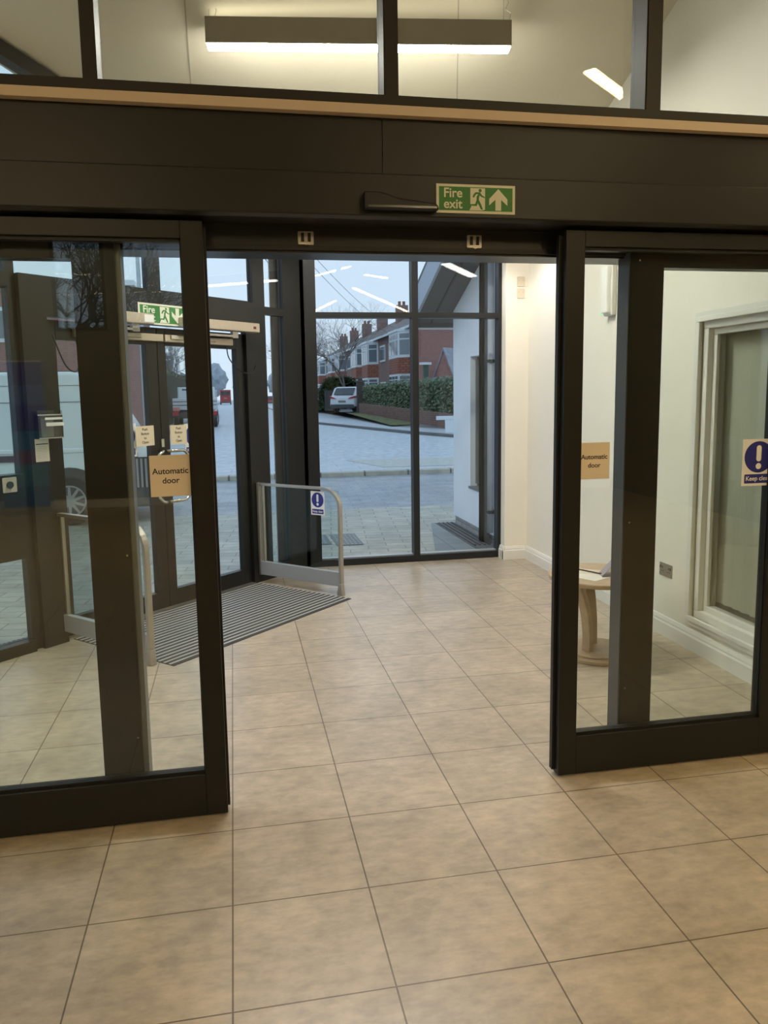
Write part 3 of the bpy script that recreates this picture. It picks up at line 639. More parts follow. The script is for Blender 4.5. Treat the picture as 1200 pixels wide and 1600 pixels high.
ground('ground_lane', [(-30, 11.0), (30, 11.0), (30, 15.5), (-30, 15.35)], g0-.005, ASPH)
f = MB(); f.prism([(-30, 15.35), (30, 15.5), (30, 15.72), (-30, 15.57)], g0-.05, g0+.09, lambda x, y, d: (x, y, d)); S(f.build('trim_7', KERB, bevel=.02))
ground('ground_pavement', [(-30, 15.57), (30, 15.72), (30, 18.2), (-30, 18.4)], g0+.085, PVMT)
ground('ground_dropped_kerb', [(3.1, 16.2), (6.5, 16.0), (6.5, 18.0), (2.6, 18.2)], g0+.095, mat('cream_tactile', (.50, .49, .43), .5, noise=(8, .15)), .01)
ground('ground_road', [(-60, 18.1), (60, 18.0), (60, 300), (-60, 300)], g0-.01, ROAD, .03)
FK = [(4.3, 300), (4.3, 52), (4.55, 44), (5.6, 38.4), (7.0, 31.2), (8.1, 27.3), (10, 25.2), (14, 24.2), (30, 24)]
f = MB(); f.prism(FK+[(30, 24.25), (14, 24.45), (10.1, 25.45), (8.3, 27.5), (7.2, 31.4), (5.8, 38.6), (4.75, 44.2), (4.5, 52), (4.5, 300)], g0-.02, g0+.10, lambda x, y, d: (x, y, d)); S(f.build('trim_8', mat('dark_wet_kerb', (.13, .13, .125), .35)))
ground('ground_far_pavement', [(4.5, 300), (4.5, 52), (4.75, 44.2), (5.8, 38.6), (7.2, 31.4), (8.3, 27.5), (10.1, 25.45), (14, 24.45), (30, 24.25), (30, 31), (9.3, 31.5), (7.6, 50), (7.4, 300)], g0+.09, PVMT)
LK = [(-2.7, 300), (-2.7, 34), (-3.4, 30), (-5, 27.6), (-8, 26.5), (-40, 26)]
f = MB(); f.prism(LK+[(-40, 26.2), (-8.1, 26.7), (-5.1, 27.8), (-3.6, 30.2), (-2.9, 34), (-2.9, 300)], g0-.02, g0+.10, lambda x, y, d: (x, y, d)); S(f.build('trim_9', mat('dark_wet_kerb', (.13, .13, .125), .35)))
ground('ground_left_pavement', [(-2.9, 300), (-2.9, 34), (-3.6, 30.2), (-5.1, 27.8), (-8.1, 26.7), (-40, 26.2), (-40, 300)], g0+.09, PVMT)
def terr(Y): return g0+.09+max(0, min(1, (Y-32)/18))*.33
GRASSM = mat('damp_grass_verge', (.15, .15, .06), .9, noise=(3, .35))
f = MB(); 
v = [f.bm.verts.new(p) for p in ((7.35, 36, terr(32)), (9.6, 31.6, terr(32)), (60, 31.6, terr(32)), (60, 50, terr(50)), (7.35, 52, terr(50)), (60, 300, terr(60)), (7.35, 300, terr(60)))]
f.bm.faces.new((v[0], v[1], v[2], v[3], v[4])); f.bm.faces.new((v[4], v[3], v[5], v[6])); S(f.build('ground_forecourt', mat('tarmac_drive', (.17, .17, .165), .5, noise=(2, .25))))
f = MB(); f.prism([(7.3, 36), (8.7, 36), (8.15, 49.5), (7.3, 50)], 0, .03, lambda x, y, d: (x, y, terr(y)-.02+d)); S(f.build('ground_verge', GRASSM))
ground('ground_edging', [(1.95, 7.42), (2.72, 7.42), (2.72, 9.46), (2.42, 9.46)], g0+.004, brick('grey_edging', (.22, .24, .24), (.19, .21, .21), (.09, .09, .09), .45, .45, .006, 'xy', .40, 0, 0, .5, (0, 0), .3, wet=True), .01)
# drain channels
DG = mat('galvanised_grate', (.30, .31, .32), .4, .6)
def channel(name, P0, P1, wd, lab):
    a = Vector(P0); b = Vector(P1); d = (b-a).normalized(); nn = Vector((-d.y, d.x, 0)); L_ = (b-a).length
    T = lambda x, y, z: a+d*x+nn*y+Vector((0, 0, z))
    r = thing(name, lab, 'drain', (a+b)/2)
    MB().box(0, L_, -wd/2, wd/2, 0, .006, T).build('channel_frame', DG, r)
    f = MB(); x = .03
    while x < L_-.03: f.box(x, x+.016, -wd/2+.015, wd/2-.015, .006, .008, T); x += .034
    f.build('slots', BLACK, r, kind='stuff'); return r
channel('drain_channel', (.75, 7.58, g0+.002), (2.35, 7.58, g0+.002), .11, 'slotted drainage channel in the paving outside the tall window')
channel('drain_channel', (R2*(2.0-4.95), R2*(2.0+4.95), g0+.002), (R2*(5.2-4.95), R2*(5.2+4.95), g0+.002), .12, 'slotted drainage channel crossing outside the swing doors')
r = thing('slatted_grille', 'dark slatted grille strip along the foot of white outside wall', 'grille', (2.6, 8.6, g0+.004))
f = MB()
for i in range(4): f.box(2.50+.055*i, 2.52+.055*i, 7.9, 9.40, g0+.004, g0+.02)
f.build('slats', mat('dark_grille', (.07, .07, .075), .5), r)
MB().box(2.47, 2.71, 7.6, 9.44, g0+.003, g0+.008).build('trough', mat('grey_gravel', (.13, .13, .13), .9, noise=(40, .5)), r)
for k_, (x0, x1, y0, y1, lab) in enumerate(((.60, 1.02, 8.42, 9.0, 'left patterned manhole cover set in the block paving'), (1.06, 1.36, 8.30, 8.98, 'right patterned manhole cover set in the block paving'))):
    r = thing('manhole_cover', lab, 'manhole cover', ((x0+x1)/2, (y0+y1)/2, g0+.003))
    MB().box(x0, x1, y0, y1, g0+.002, g0+.006).build('rim', mat('cover_iron', (.13, .135, .135), .45), r)
    f = MB(); x = x0+.03
    while x < x1-.04:
        y = y0+.03
        while y < y1-.06: f.box(x, x+.026, y, y+.06, g0+.006, g0+.009); y += .085
        x += .045
    f.build('raised_pattern', mat('cover_worn', (.27, .28, .27), .4), r, kind='stuff')

# ============================================================ OUTSIDE : white rendered wing with overhang
RENDER = mat('white_render', (.84, .87, .92), .8, noise=(2, .03), bump=.1, bscale=90)
wg = struct('wall_wing', (2.8, 8.4, g0), 'white rendered outside wing with brick plinth')
def wz(Y): return 2.585-.38*(Y-9.46)
f = MB()
f.prism([(9.46, .052), (9.46, wz(9.46)), (7.26, wz(7.26)), (7.26, .052), (8.02, .052), (8.02, 1.0), (8.02, 2.005), (8.75, 2.005), (8.75, .495), (8.02, .495), (8.02, .053)][:3]+[(7.26, .052), (8.05, .052), (8.05, 2.005), (8.75, 2.005), (8.75, .495), (8.06, .495), (8.06, .052)], 2.72, 2.98, lambda a, b, d: (d, a, b))
f.box(2.92, 2.98, 8.0, 8.8, .4, 2.1)
f.build('rendered_wall', RENDER, wg)
f = MB().box(2.74, 2.98, 7.26, 9.45, g0-.05, .052); f.build('brick_plinth', brick('pale_plinth_brick', (.42, .40, .41), (.33, .32, .33), (.24, .23, .24), .23, .078, .008, 'yz', .8, .5), wg)
# window recess lining
LIN = mat('grey_window_lining', (.20, .195, .20), .5)
MB().box(2.80, 2.915, 8.05, 8.75, .495, .53).box(2.80, 2.915, 8.05, 8.75, 1.98, 2.005).box(2.78, 2.915, 8.72, 8.75, .53, 1.98).build('window_lining', LIN, wg)
MB().box(2.84, 2.85, 8.05, 8.72, .53, 1.98).build('window_panel', mat('grey_blind_panel', (.24, .23, .235), .3), wg)
MB().box(2.70, 2.84, 8.05, 8.77, .475, .50).build('window_sill', mat('slate_sill', (.13, .14, .155), .4), wg)
# roof verge / soffit
SOF = mat('dark_grey_soffit', (.10, .10, .10), .55)
FAS = mat('pale_blue_fascia', (.40, .46, .55), .5)
def slope_box(f, x0, x1, y0, y1, dz0, dz1):
    v = [f.bm.verts.new((x, y, wz(y)+dz)) for dz in (dz0, dz1) for y in (y0, y1) for x in (x0, x1)]
    for q in ((0, 2, 3, 1), (4, 5, 7, 6), (0, 1, 5, 4), (2, 6, 7, 3), (0, 4, 6, 2), (1, 3, 7, 5)): f.bm.faces.new([v[i] for i in q])
f = MB(); slope_box(f, 2.30, 3.1, 7.4, 9.75, .0, .05); f.build('soffit', SOF, wg)
f = MB(); slope_box(f, 2.50, 2.52, 7.4, 9.75, -.012, .0); f.build('soffit_batten', mat('soffit_batten', (.06, .06, .06), .6), wg)
f = MB(); slope_box(f, 2.27, 2.30, 7.4, 9.78, -.005, .31); f.build('verge_fascia', FAS, wg)
MB().box(2.27, 3.1, 9.75, 9.79, 2.415, 2.66).build('eaves_fascia', SOF, wg); MB().box(2.27, 3.1, 9.745, 9.80, 2.395, 2.415).build('eaves_trim', WHITE, wg)
f = MB(); slope_box(f, 2.27, 3.3, 7.3, 9.8, .31, .36); f.build('roof_sheet', FRAME2, wg)
r = thing('steel_column', 'dark grey square column outside against the white rendered wing', 'column', (2.665, 8.25, g0))
MB().box(2.62, 2.715, 8.03, 8.12, g0, wz(8.1)).box(2.62, 2.655, 8.03, 8.12, g0, wz(8.1)).build('shaft', mat('column_grey', (.085, .095, .105), .45), r, bevel=.003)
MB().box(2.60, 2.72, 8.0, 8.15, g0, g0+.012).build('base_plate', mat('column_grey', (.085, .095, .105), .45), r)
r = thing('downpipe', 'pale grey rainwater downpipe on the white wing beside column', 'pipe', (2.68, 7.86, g0))
MB().tube([(2.664, 7.86, .1), (2.664, 7.86, wz(7.86)-.02)], .034, 14).build('pipe', mat('pipe_grey', (.40, .42, .46), .45), r, smooth=True)
MB().box(2.63, 2.72, 7.81, 7.91, .31, .34).build('bracket', FRAME2, r); MB().box(2.63, 2.72, 7.81, 7.91, 1.9, 1.93).build('bracket', FRAME2, r)
r = thing('white_post_sign', 'low white board on a short post out in the road by white wall', 'sign', (8.2, 29, .04))
MB().box(7.66, 8.75, 29, 29.06, .55, .70).build('board', WHITE, r, bevel=.01)
MB().box(8.02, 8.40, 29.02, 29.10, .04, .55).build('post', WHITE, r, bevel=.01)

# ============================================================ OUTSIDE : hedge, wall, gate post
BRK = brick('weathered_brick', (.26, .13, .10), (.20, .10, .08), (.20, .18, .16), .30, .10, .012, 'yz', .85, .5)
def hedge_line(t): return Vector((9.15-(1.12)*t, 31.8+(50-31.8)*t, 0))
f = MB()
for i in range(12):
    a, b = hedge_line(i/12), hedge_line((i+1)/12)
    za, zb = terr(a.y), terr(b.y)
    v = [f.bm.verts.new(p) for p in ((a.x, a.y, za-.3), (a.x+.25, a.y, za-.3), (a.x+.25, a.y, za+.62), (a.x, a.y, za+.62), (b.x, b.y, zb-.3), (b.x+.25, b.y, zb-.3), (b.x+.25, b.y, zb+.62), (b.x, b.y, zb+.62))]
    for q in ((0, 3, 2, 1), (4, 5, 6, 7), (0, 1, 5, 4), (1, 2, 6, 5), (2, 3, 7, 6), (3, 0, 4, 7)): f.bm.faces.new([v[j] for j in q])
r = thing('garden_wall', 'low weathered brick garden wall below the clipped hedge across the road', 'wall', (8.6, 40, terr(40)))
f.build('brickwork', BRK, r)
def leaf_mass(path, half, z0, z1, name, lab, cat, n=9000, size=.10, cols=((.055, .10, .035), (.10, .16, .07)), core=(.02, .035, .015)):
    """hedge: rounded core plus thousands of small leaf quads in one mesh each"""
    r = thing(name, lab, cat, (path(.5).x, path(.5).y, z0(.5)))
    f = MB(); N = 24; ring = []
    for i in range(N+1):
        t = i/N; p = path(t); h0, h1 = z0(t), z1(t)
        sec = [(-half*.85, h0), (-half, h0+.3), (-half*.95, h1-.15), (-half*.6, h1), (half*.6, h1), (half*.95, h1-.15), (half, h0+.3), (half*.85, h0)]
        ring.append([f.bm.verts.new((p.x+a*1.0, p.y, z+random.uniform(-.03, .03))) for a, z in sec])
    for i in range(N):
        for k in range(8): f.bm.faces.new((ring[i][k], ring[i][(k+1) % 8], ring[i+1][(k+1) % 8], ring[i+1][k]))
    f.bm.faces.new(ring[0]); f.bm.faces.new(ring[-1][::-1])
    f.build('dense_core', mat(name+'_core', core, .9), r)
    f = MB(); ms = []
    for i in range(n):
        t = random.random(); p = path(t); h0, h1 = z0(t), z1(t)
        if random.random() < .72: x = -half*random.uniform(.92, 1.18); z = random.uniform(h0, h1+.02)
        else: x = random.uniform(-half, half); z = h1+random.uniform(-.02, .10)
        if random.random() < .07: z += .08
        c = Vector((p.x+x, p.y+random.uniform(-.1, .1), z)); a = Vector((random.gauss(0, 1), random.gauss(0, 1), random.gauss(0, 1))).normalized()
        b = a.orthogonal().normalized(); s = size*random.uniform(.5, 1.1)
        f.quad([c-a*s, c-b*s*.6, c+a*s, c+b*s*.6])
    o = f.build('foliage', mat(name+'_leaf', cols[0], .6, noise=(1.7, .4)), r)
    return r
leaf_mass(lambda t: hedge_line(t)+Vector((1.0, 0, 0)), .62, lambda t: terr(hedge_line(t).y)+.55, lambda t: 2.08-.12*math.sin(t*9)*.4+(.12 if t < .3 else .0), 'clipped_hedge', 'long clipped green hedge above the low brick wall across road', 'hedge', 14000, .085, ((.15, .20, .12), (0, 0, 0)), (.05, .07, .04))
r = thing('gate_post', 'dark brick gate post with cap at the far end of hedge', 'gate post', (8.2, 50.6, terr(50)))
MB().box(8.02, 8.48, 50.4, 50.85, terr(50), 2.35).build('shaft', mat('dark_brick', (.075, .06, .055), .85, noise=(5, .3)), r)
MB().box(7.97, 8.53, 50.35, 50.9, 2.35, 2.45).build('cap', mat('cap_stone', (.10, .09, .085), .8), r); MB().disc((8.25, 50.62, 2.45), (0, 0, 1), .16, .3, 12, .08).build('finial', mat('cap_stone', (.1, .09, .085), .8), r, smooth=True)
r = thing('timber_fence', 'dark timber boarded fence panel left of the white parked car', 'fence', (6.95, 56, terr(56)))
for i in range(7): MB().box(6.75+.17*i, 6.90+.17*i, 58, 58.06, terr(58), terr(58)+1.5).build('board', mat('dark_timber', (.07, .065, .06), .8), r)
MB().box(6.7, 7.95, 58.06, 58.12, terr(58)+1.2, terr(58)+1.3).build('rail', mat('dark_timber', (.07, .065, .06), .8), r)
leaf_mass(lambda t: Vector((7.7+t*2.2, 64, 0)), .8, lambda t: .3, lambda t: 1.6+1.3*math.sin(math.pi*t)**.6, 'green_bush', 'round green bush behind the white parked car', 'bush', 2500, .12, ((.06, .10, .04), (0, 0, 0)), (.02, .03, .015))

# ============================================================ trees
def bare_tree(name, base, height, lab, seed, levels=6, spread=.55, r0=.16, m_=None, nb=(2, 3), first=.24):
    rnd = random.Random(seed); r = thing(name, lab, 'tree', base); f = MB(); tr = MB()
    def grow(mb_, p, d, L_, rad, lv):
        P = [p]; q = p.copy(); dd = d.copy(); n = 3
        for i in range(n):
            dd = (dd+Vector((rnd.gauss(0, .12), rnd.gauss(0, .12), rnd.gauss(0, .05)+.03))).normalized(); q = q+dd*L_/n; P.append(q.copy())
        mb_.tube(P, rad, 5 if lv > 3 else 3, False, rad*.62)
        if lv == 0: return
        for k in range(rnd.randint(*nb) + (1 if lv > 2 else 0)):
            a = rnd.uniform(0, 2*math.pi); t = dd.orthogonal().normalized(); b = dd.cross(t)
            nd = (dd+(t*math.cos(a)+b*math.sin(a))*rnd.uniform(spread*.6, spread*1.5)+Vector((0, 0, .08))).normalized()
            grow(f, q if rnd.random() < .6 else P[2], nd, L_*rnd.uniform(.68, .86), rad*.6, lv-1)
    grow(tr, Vector(base), Vector((0, 0, 1)), height*first, r0, levels)
    m_ = m_ or mat('grey_brown_bark', (.13, .105, .09), .9)
    tr.build('trunk', m_, r); f.build('branches', m_, r); return r
bare_tree('bare_tree', (9.1, 62, terr(60)), 11.5, 'bare leafless tree between the white car and brick houses', 11, 7, .62, .12, mat('pale_twig_bark', (.22, .185, .16), .9), (2, 3), .22)
bare_tree('bare_tree', (9.6, 44, terr(44)), 3.4, 'small bare pale shrub tree rising behind the clipped hedge', 23, 5, .7, .05, mat('pale_twigs', (.25, .24, .22), .9))
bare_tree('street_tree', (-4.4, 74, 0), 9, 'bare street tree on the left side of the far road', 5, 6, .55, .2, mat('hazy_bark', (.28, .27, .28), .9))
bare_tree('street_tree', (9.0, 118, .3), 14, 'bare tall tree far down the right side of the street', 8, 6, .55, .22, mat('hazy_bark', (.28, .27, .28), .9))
bare_tree('rear_tree', (-4.2, -12, 0), 9, 'bare bushy tree outside behind the high rear windows', 31, 6, .8, .12, mat('dark_bark', (.06, .055, .06), .9), (3, 3), .2)
ground('ground_rear', [(-12, -20), (8, -20), (8, -6.3), (-12, -6.3)], -.05, GRASSM)

# ============================================================ houses
RB = brick('red_brick', (.33, .19, .155), (.28, .155, .13), (.28, .24, .22), .28, .09, .012, 'yz', .85, .5)
RBX = brick('red_brick_end', (.36, .165, .14), (.32, .145, .125), (.33, .22, .20), .28, .09, .010, 'xz', .85, .5, var=.25)
ROOF = brick('plain_roof_tiles', (.27, .22, .20), (.22, .18, .165), (.12, .10, .095), .3, .28, .015, 'yz', .8, .5)
HUNG = brick('hung_tiles', (.42, .14, .09), (.33, .11, .075), (.16, .07, .05), .3, .16, .02, 'yz', .7, .5)
WG = mat('house_window_glass', (.17, .20, .22), .08, 0, spec=.8)
def house(x, y0, y1, sd, lab, ze=6.05, base=.3, bay_first=True, gable_end=False, depth=8, group=None):
    """semi detached house, front on plane x facing -sd, eaves at ze"""
    r = thing('brick_house', lab, 'house', (x+sd*depth/2, (y0+y1)/2, base), group=group)
    X = lambda d: x+sd*d
    lo_, hi_ = (min(X(0), X(depth)), max(X(0), X(depth)))
    MB().box(lo_, hi_, y0, y1, base-.5, ze).build('brick_walls', RB, r)
    f = MB(); f.box(min(X(.02), X(depth)), max(X(.02), X(depth)), y0-.03, y0, base-.5, ze); f.build('end_wall', RBX, r)
    f = MB(); zr = ze+2.5; o = .35; hp = 3.6 if gable_end else 0
    v = [f.bm.verts.new(p) for p in ((X(-o), y0-(.3 if gable_end else 0), ze-.05), (X(depth+o), y0-(.3 if gable_end else 0), ze-.05), (X(depth+o), y1, ze-.05), (X(-o), y1, ze-.05), (X(depth/2), y0+hp, zr), (X(depth/2), y1, zr))]
    for q in ((0, 1, 2, 3), (0, 4, 1), (1, 4, 5, 2), (2, 5, 3), (3, 5, 4, 0)): f.bm.faces.new([v[i] for i in q])
    f.build('roof', ROOF, r)
    MB().box(min(X(-o-.06), X(-o)), max(X(-o-.06), X(-o)), y0, y1, ze-.16, ze).build('gutter', WHITE, r)
    L_ = y1-y0; a, b = (y0+L_*.1, y0+L_*.58) if bay_first else (y1-L_*.58, y1-L_*.1)
    # bay: splayed plan, two storeys, hung tiles between
    dpt = .8; P = [(X(0), a), (X(-dpt), a+.7), (X(-dpt), b-.7), (X(0), b)]
    MB().prism(P, base, 1.6, lambda p, q, d: (p, q, d)).build('bay_base', RB, r)
    MB().prism(P, 2.9, 4.0, lambda p, q, d: (p, q, d)).build('tile_hanging', HUNG, r)
    for z0, z1 in ((1.6, 2.9), (4.0, 5.75)):
        fr = MB().prism(P, z0, z1, lambda p, q, d: (p, q, d)).build('bay_window', WHITE, r)
        f = MB(); n = 3; wd = (b-a-1.4)/n
        for i in range(n):
            for q0, q1 in ((z0+.2, z0+(z1-z0)*.68), (z0+(z1-z0)*.74, z1-.15)):
                f.box(min(X(-dpt-.02), X(-dpt)), max(X(-dpt-.02), X(-dpt)), a+.7+wd*i+.1, a+.7+wd*(i+1)-.1, q0, q1)
        for q0, q1 in ((z0+.2, z0+(z1-z0)*.68), (z0+(z1-z0)*.74, z1-.15)):
            for (p0, p1) in ((P[0], P[1]), (P[2], P[3])):
                p0 = Vector((*p0, 0)); p1 = Vector((*p1, 0)); d = p1-p0; nn = Vector((-d.y, d.x, 0)).normalized()*.02
                if nn.x*sd > 0: nn = -nn
                s0, s1 = p0+d*.15+nn, p0+d*.85+nn
                f.quad([(s0.x, s0.y, q0), (s1.x, s1.y, q0), (s1.x, s1.y, q1), (s0.x, s0.y, q1)])
        f.build('pane', WG, fr)
    MB().prism([(p-(.08*sd if i in (1, 2) else 0), q) for i, (p, q) in enumerate(P)], 5.75, 5.92, lambda p, q, d: (p, q, d)).build('bay_cap', WHITE, r)
    c0, c1 = (b+L_*.1, y1-L_*.08) if bay_first else (y0+L_*.08, a-L_*.1)
    fr = MB().box(min(X(-.05), X(.05)), max(X(-.05), X(.05)), c0, c1, 4.1, 5.4).build('small_window', WHITE, r)
    MB().box(min(X(-.07), X(-.05)), max(X(-.07), X(-.05)), c0+.12, c1-.12, 4.25, 5.25).build('pane', WG, fr)
    fr = MB().box(min(X(-.05), X(.05)), max(X(-.05), X(.05)), c0, c1, base, 2.5).build('front_door', WHITE, r)
    cy = y1-.4
    MB().box(min(X(2.6), X(3.6)), max(X(2.6), X(3.6)), cy-.38, cy+.38, zr-1.6, zr+.75).build('chimney', RB, r)
    MB().tube([(X(2.9), cy, zr+.75), (X(2.9), cy, zr+1.1)], .13, 8).tube([(X(3.3), cy, zr+.75), (X(3.3), cy, zr+1.1)], .13, 8).build('chimney_pots', mat('clay_pot', (.3, .14, .09), .8), r)
    return r
WORD = ['nearest', 'second', 'third', 'fourth', 'fifth', 'sixth']
for i in range(6):
    y0 = 51+9.2*i
    house(12, y0, y0+9.2, 1, f'{WORD[i]} red brick house in the row right of street with white bay windows', bay_first=(i % 2 == 0), gable_end=(i == 0), base=.3)
for i in range(5):
    y0 = 47+9.6*i
    house(-6.4, y0, y0+9.6, -1, f'{WORD[i]} red brick house in the row left of street with white bay windows', bay_first=(i % 2 == 0), base=.05, ze=5.2)
# brick building on the corner left, pale lamp column, hedge
r = thing('corner_building', 'plain red brick corner building seen left behind the white van', 'building', (-9, 38, .04))
MB().box(-14, -4.0, 34.5, 42, 0, 6.2).build('brick_walls', RBX, r)
MB().box(-14.2, -3.8, 34.3, 42.2, 6.2, 6.4).build('roof_edge', WHITE, r)
fr = MB().box(-9.6, -8.2, 34.44, 34.5, 3.9, 5.3).build('small_window', WHITE, r); MB().box(-9.45, -8.35, 34.42, 34.44, 4.05, 5.15).build('pane', WG, fr)
r = thing('lamp_column', 'pale concrete lamp column beside the brick corner building', 'lamp post', (-3.22, 30.6, .04))
MB().tube([(-3.22, 30.6, .04), (-3.22, 30.6, 7)], .11, 10, True, .07).build('column', mat('pale_concrete', (.42, .47, .48), .7), r, smooth=True); MB().tube([(-3.22, 30.6, 7), (-2.9, 30.6, 7.4), (-2.2, 30.6, 7.5)], .05, 8).build('arm', mat('pale_concrete', (.42, .47, .48), .7), r); MB().box(-2.5, -1.8, 30.5, 30.7, 7.4, 7.55).build('lantern', WHITE, r)
leaf_mass(lambda t: Vector((-3.95-.0*t, 42.8+t*20, 0)), .55, lambda t: .04, lambda t: 2.9, 'tall_hedge', 'tall dull green hedge along the left side of far street', 'hedge', 9000, .12, ((.11, .13, .085), (0, 0, 0)), (.04, .045, .03))
# slate-roofed porch and signs before the gable
r = thing('brick_porch', 'small pink brick gabled porch with white fascia behind the hedge', 'porch', (12.3, 44.6, .2))
PB = Basis((11.66, 44.6, 0), (.65, -.76, 0))
MB().prism([(0, 2.45), (.68, 4.05), (1.36, 2.45)], -.06, 0, PB).build('gable', brick('pink_brick', (.46, .20, .17), (.40, .17, .15), (.3, .2, .18), .3, .1, .012, 'xz', .8), r)
MB().prism([(.05, .1), (1.31, .1), (1.31, 2.45), (.05, 2.45)], -3.2, -.06, PB).build('walls', mat('dark_porch', (.10, .085, .08), .8), r)
MB().prism([(-.02, 2.22), (1.40, 2.22), (1.40, 2.46), (-.02, 2.46)], 0, .06, PB).build('fascia', WHITE, r)
MB().prism([(-.08, 2.42), (.68, 4.17), (1.44, 2.42), (1.36, 2.42), (.68, 4.0), (0, 2.42)], -3.3, .08, PB).build('roof', mat('grey_slate', (.26, .27, .31), .5, noise=(4, .2)), r)
r = thing('green_pole', 'slim green pole with white top standing behind the hedge', 'pole', (11.05, 44.2, .2))
MB().box(10.92, 11.20, 44.1, 44.3, .2, 3.2).build('shaft', mat('dark_green_paint', (.03, .09, .06), .5), r); MB().box(10.72, 11.35, 44.0, 44.4, 3.2, 3.33).build('cap', WHITE, r)

# ============================================================ vehicles
TYRE = mat('tyre_rubber', (.02, .02, .021), .75); RIM = mat('alloy_rim', (.42, .44, .46), .3, .7)
CG = mat('car_glass', (.02, .025, .03), .05, 0, spec=.9)
def wheel(r, c, ax, rad, wd):
    c = Vector(c); ax = Vector(ax)
    t = MB().disc(c, ax, rad, wd, 36).build('wheel', TYRE, r, bevel=rad*.08)
    m_ = MB().disc(c-ax*.012, ax, rad*.62, .03, 30, rad*.60); m_.build('rim_dish', mat('rim_dark', (.10, .10, .105), .4, .5), t)
    a = Vector((0, 0, 1)); b = ax.cross(a); m_ = MB()
    for k in range(10):
        q = 2*math.pi*k/10; d = a*math.cos(q)+b*math.sin(q); e_ = a*math.cos(q+math.pi/2)+b*math.sin(q+math.pi/2)
        o = c-ax*.03
        w0, w1 = rad*.07, rad*.045
        m_.quad([o-e_*w0+d*rad*.1, o+e_*w0+d*rad*.1, o+e_*w1+d*rad*.58, o-e_*w1+d*rad*.58])
    m_.disc(c-ax*.034, ax, rad*.14, .02, 16)
    P = [c-ax*.02+(a*math.cos(2*math.pi*k/30)+b*math.sin(2*math.pi*k/30))*rad*.60 for k in range(31)]
    m_.tube(P, rad*.035, 6, False); m_.build('rim', RIM, t)
# --- white panel van (front to the right)
VW = mat('white_van_paint', (.86, .91, .91), .22)
v = thing('panel_van', 'white panel van parked outside left of the swing doors, nose right', 'van', (-3.6, 11.5, g0))
TXZ = lambda a, b, d: (a, d, b)
f = MB(); f.prism([(-6.4, .28), (-6.45, 1.2), (-6.38, 1.88), (-6.2, 1.94), (-1.98, 1.935), (-1.88, 1.87), (-1.42, 1.12), (-1.18, 1.02), (-1.08, .85), (-1.06, .35), (-1.12, .22), (-1.6, .20), (-1.62, .32), (-2.62, .32), (-2.64, .22), (-5.0, .22), (-5.02, .32), (-5.9, .32), (-5.92, .24)], 10.6, 12.5, TXZ)
f.build('body', VW, v, bevel=.05)
f = MB().box(-6.3, -2.66, 10.575, 10.61, .80, .88).box(-1.62, -1.25, 10.575, 10.61, .80, .88).box(-6.2, -5.0, 10.58, 10.62, .80, .88); f.build('side_moulding', mat('grey_plastic_trim', (.07, .075, .075), .5), v)
MB().box(-6.4, -1.25, 10.592, 10.605, 1.548, 1.556).box(-6.4, -1.9, 10.592, 10.605, 1.76, 1.765).box(-3.2, -3.19, 10.592, 10.605, .35, 1.9).build('panel_seam', mat('seam_dark', (.12, .14, .14), .6), v)
f = MB(); f.box(-6.4, -1.3, 10.585, 10.61, .90, .955); f.build('swage_line', VW, v, bevel=.01)
for cx in (-2.12, -5.45):
    MB().prism([(cx+.47*math.cos(a*math.pi/14), .26+.45*math.sin(a*math.pi/14)) for a in range(15)], 10.583, 10.75, TXZ).build('wheel_arch', mat('arch_dark', (.05, .055, .055), .6), v)
    wheel(v, (cx, 10.57, .275), (0, 1, 0), .325, .22)
f = MB(); f.prism([(-1.86, 1.88), (-1.38, 1.10), (-1.36, 1.12), (-1.82, 1.90)], 10.75, 12.35, TXZ); f.build('windscreen', CG, v)
f = MB()
for i in range(5): f.box(-1.33+.055*i, -1.305+.055*i, 10.578, 10.60, .42, .80)
f.build('grille_bars', mat('pale_grille', (.45, .47, .5), .3, .5), v)
MB().box(-1.42, -1.05, 10.585, 12.4, .16, .44).build('bumper', mat('grey_plastic_trim', (.07, .075, .075), .5), v, bevel=.04)
MB().box(-1.36, -1.09, 10.59, 10.60, .40, .82).build('grille_backing', mat('grille_dark', (.05, .055, .06), .4), v)
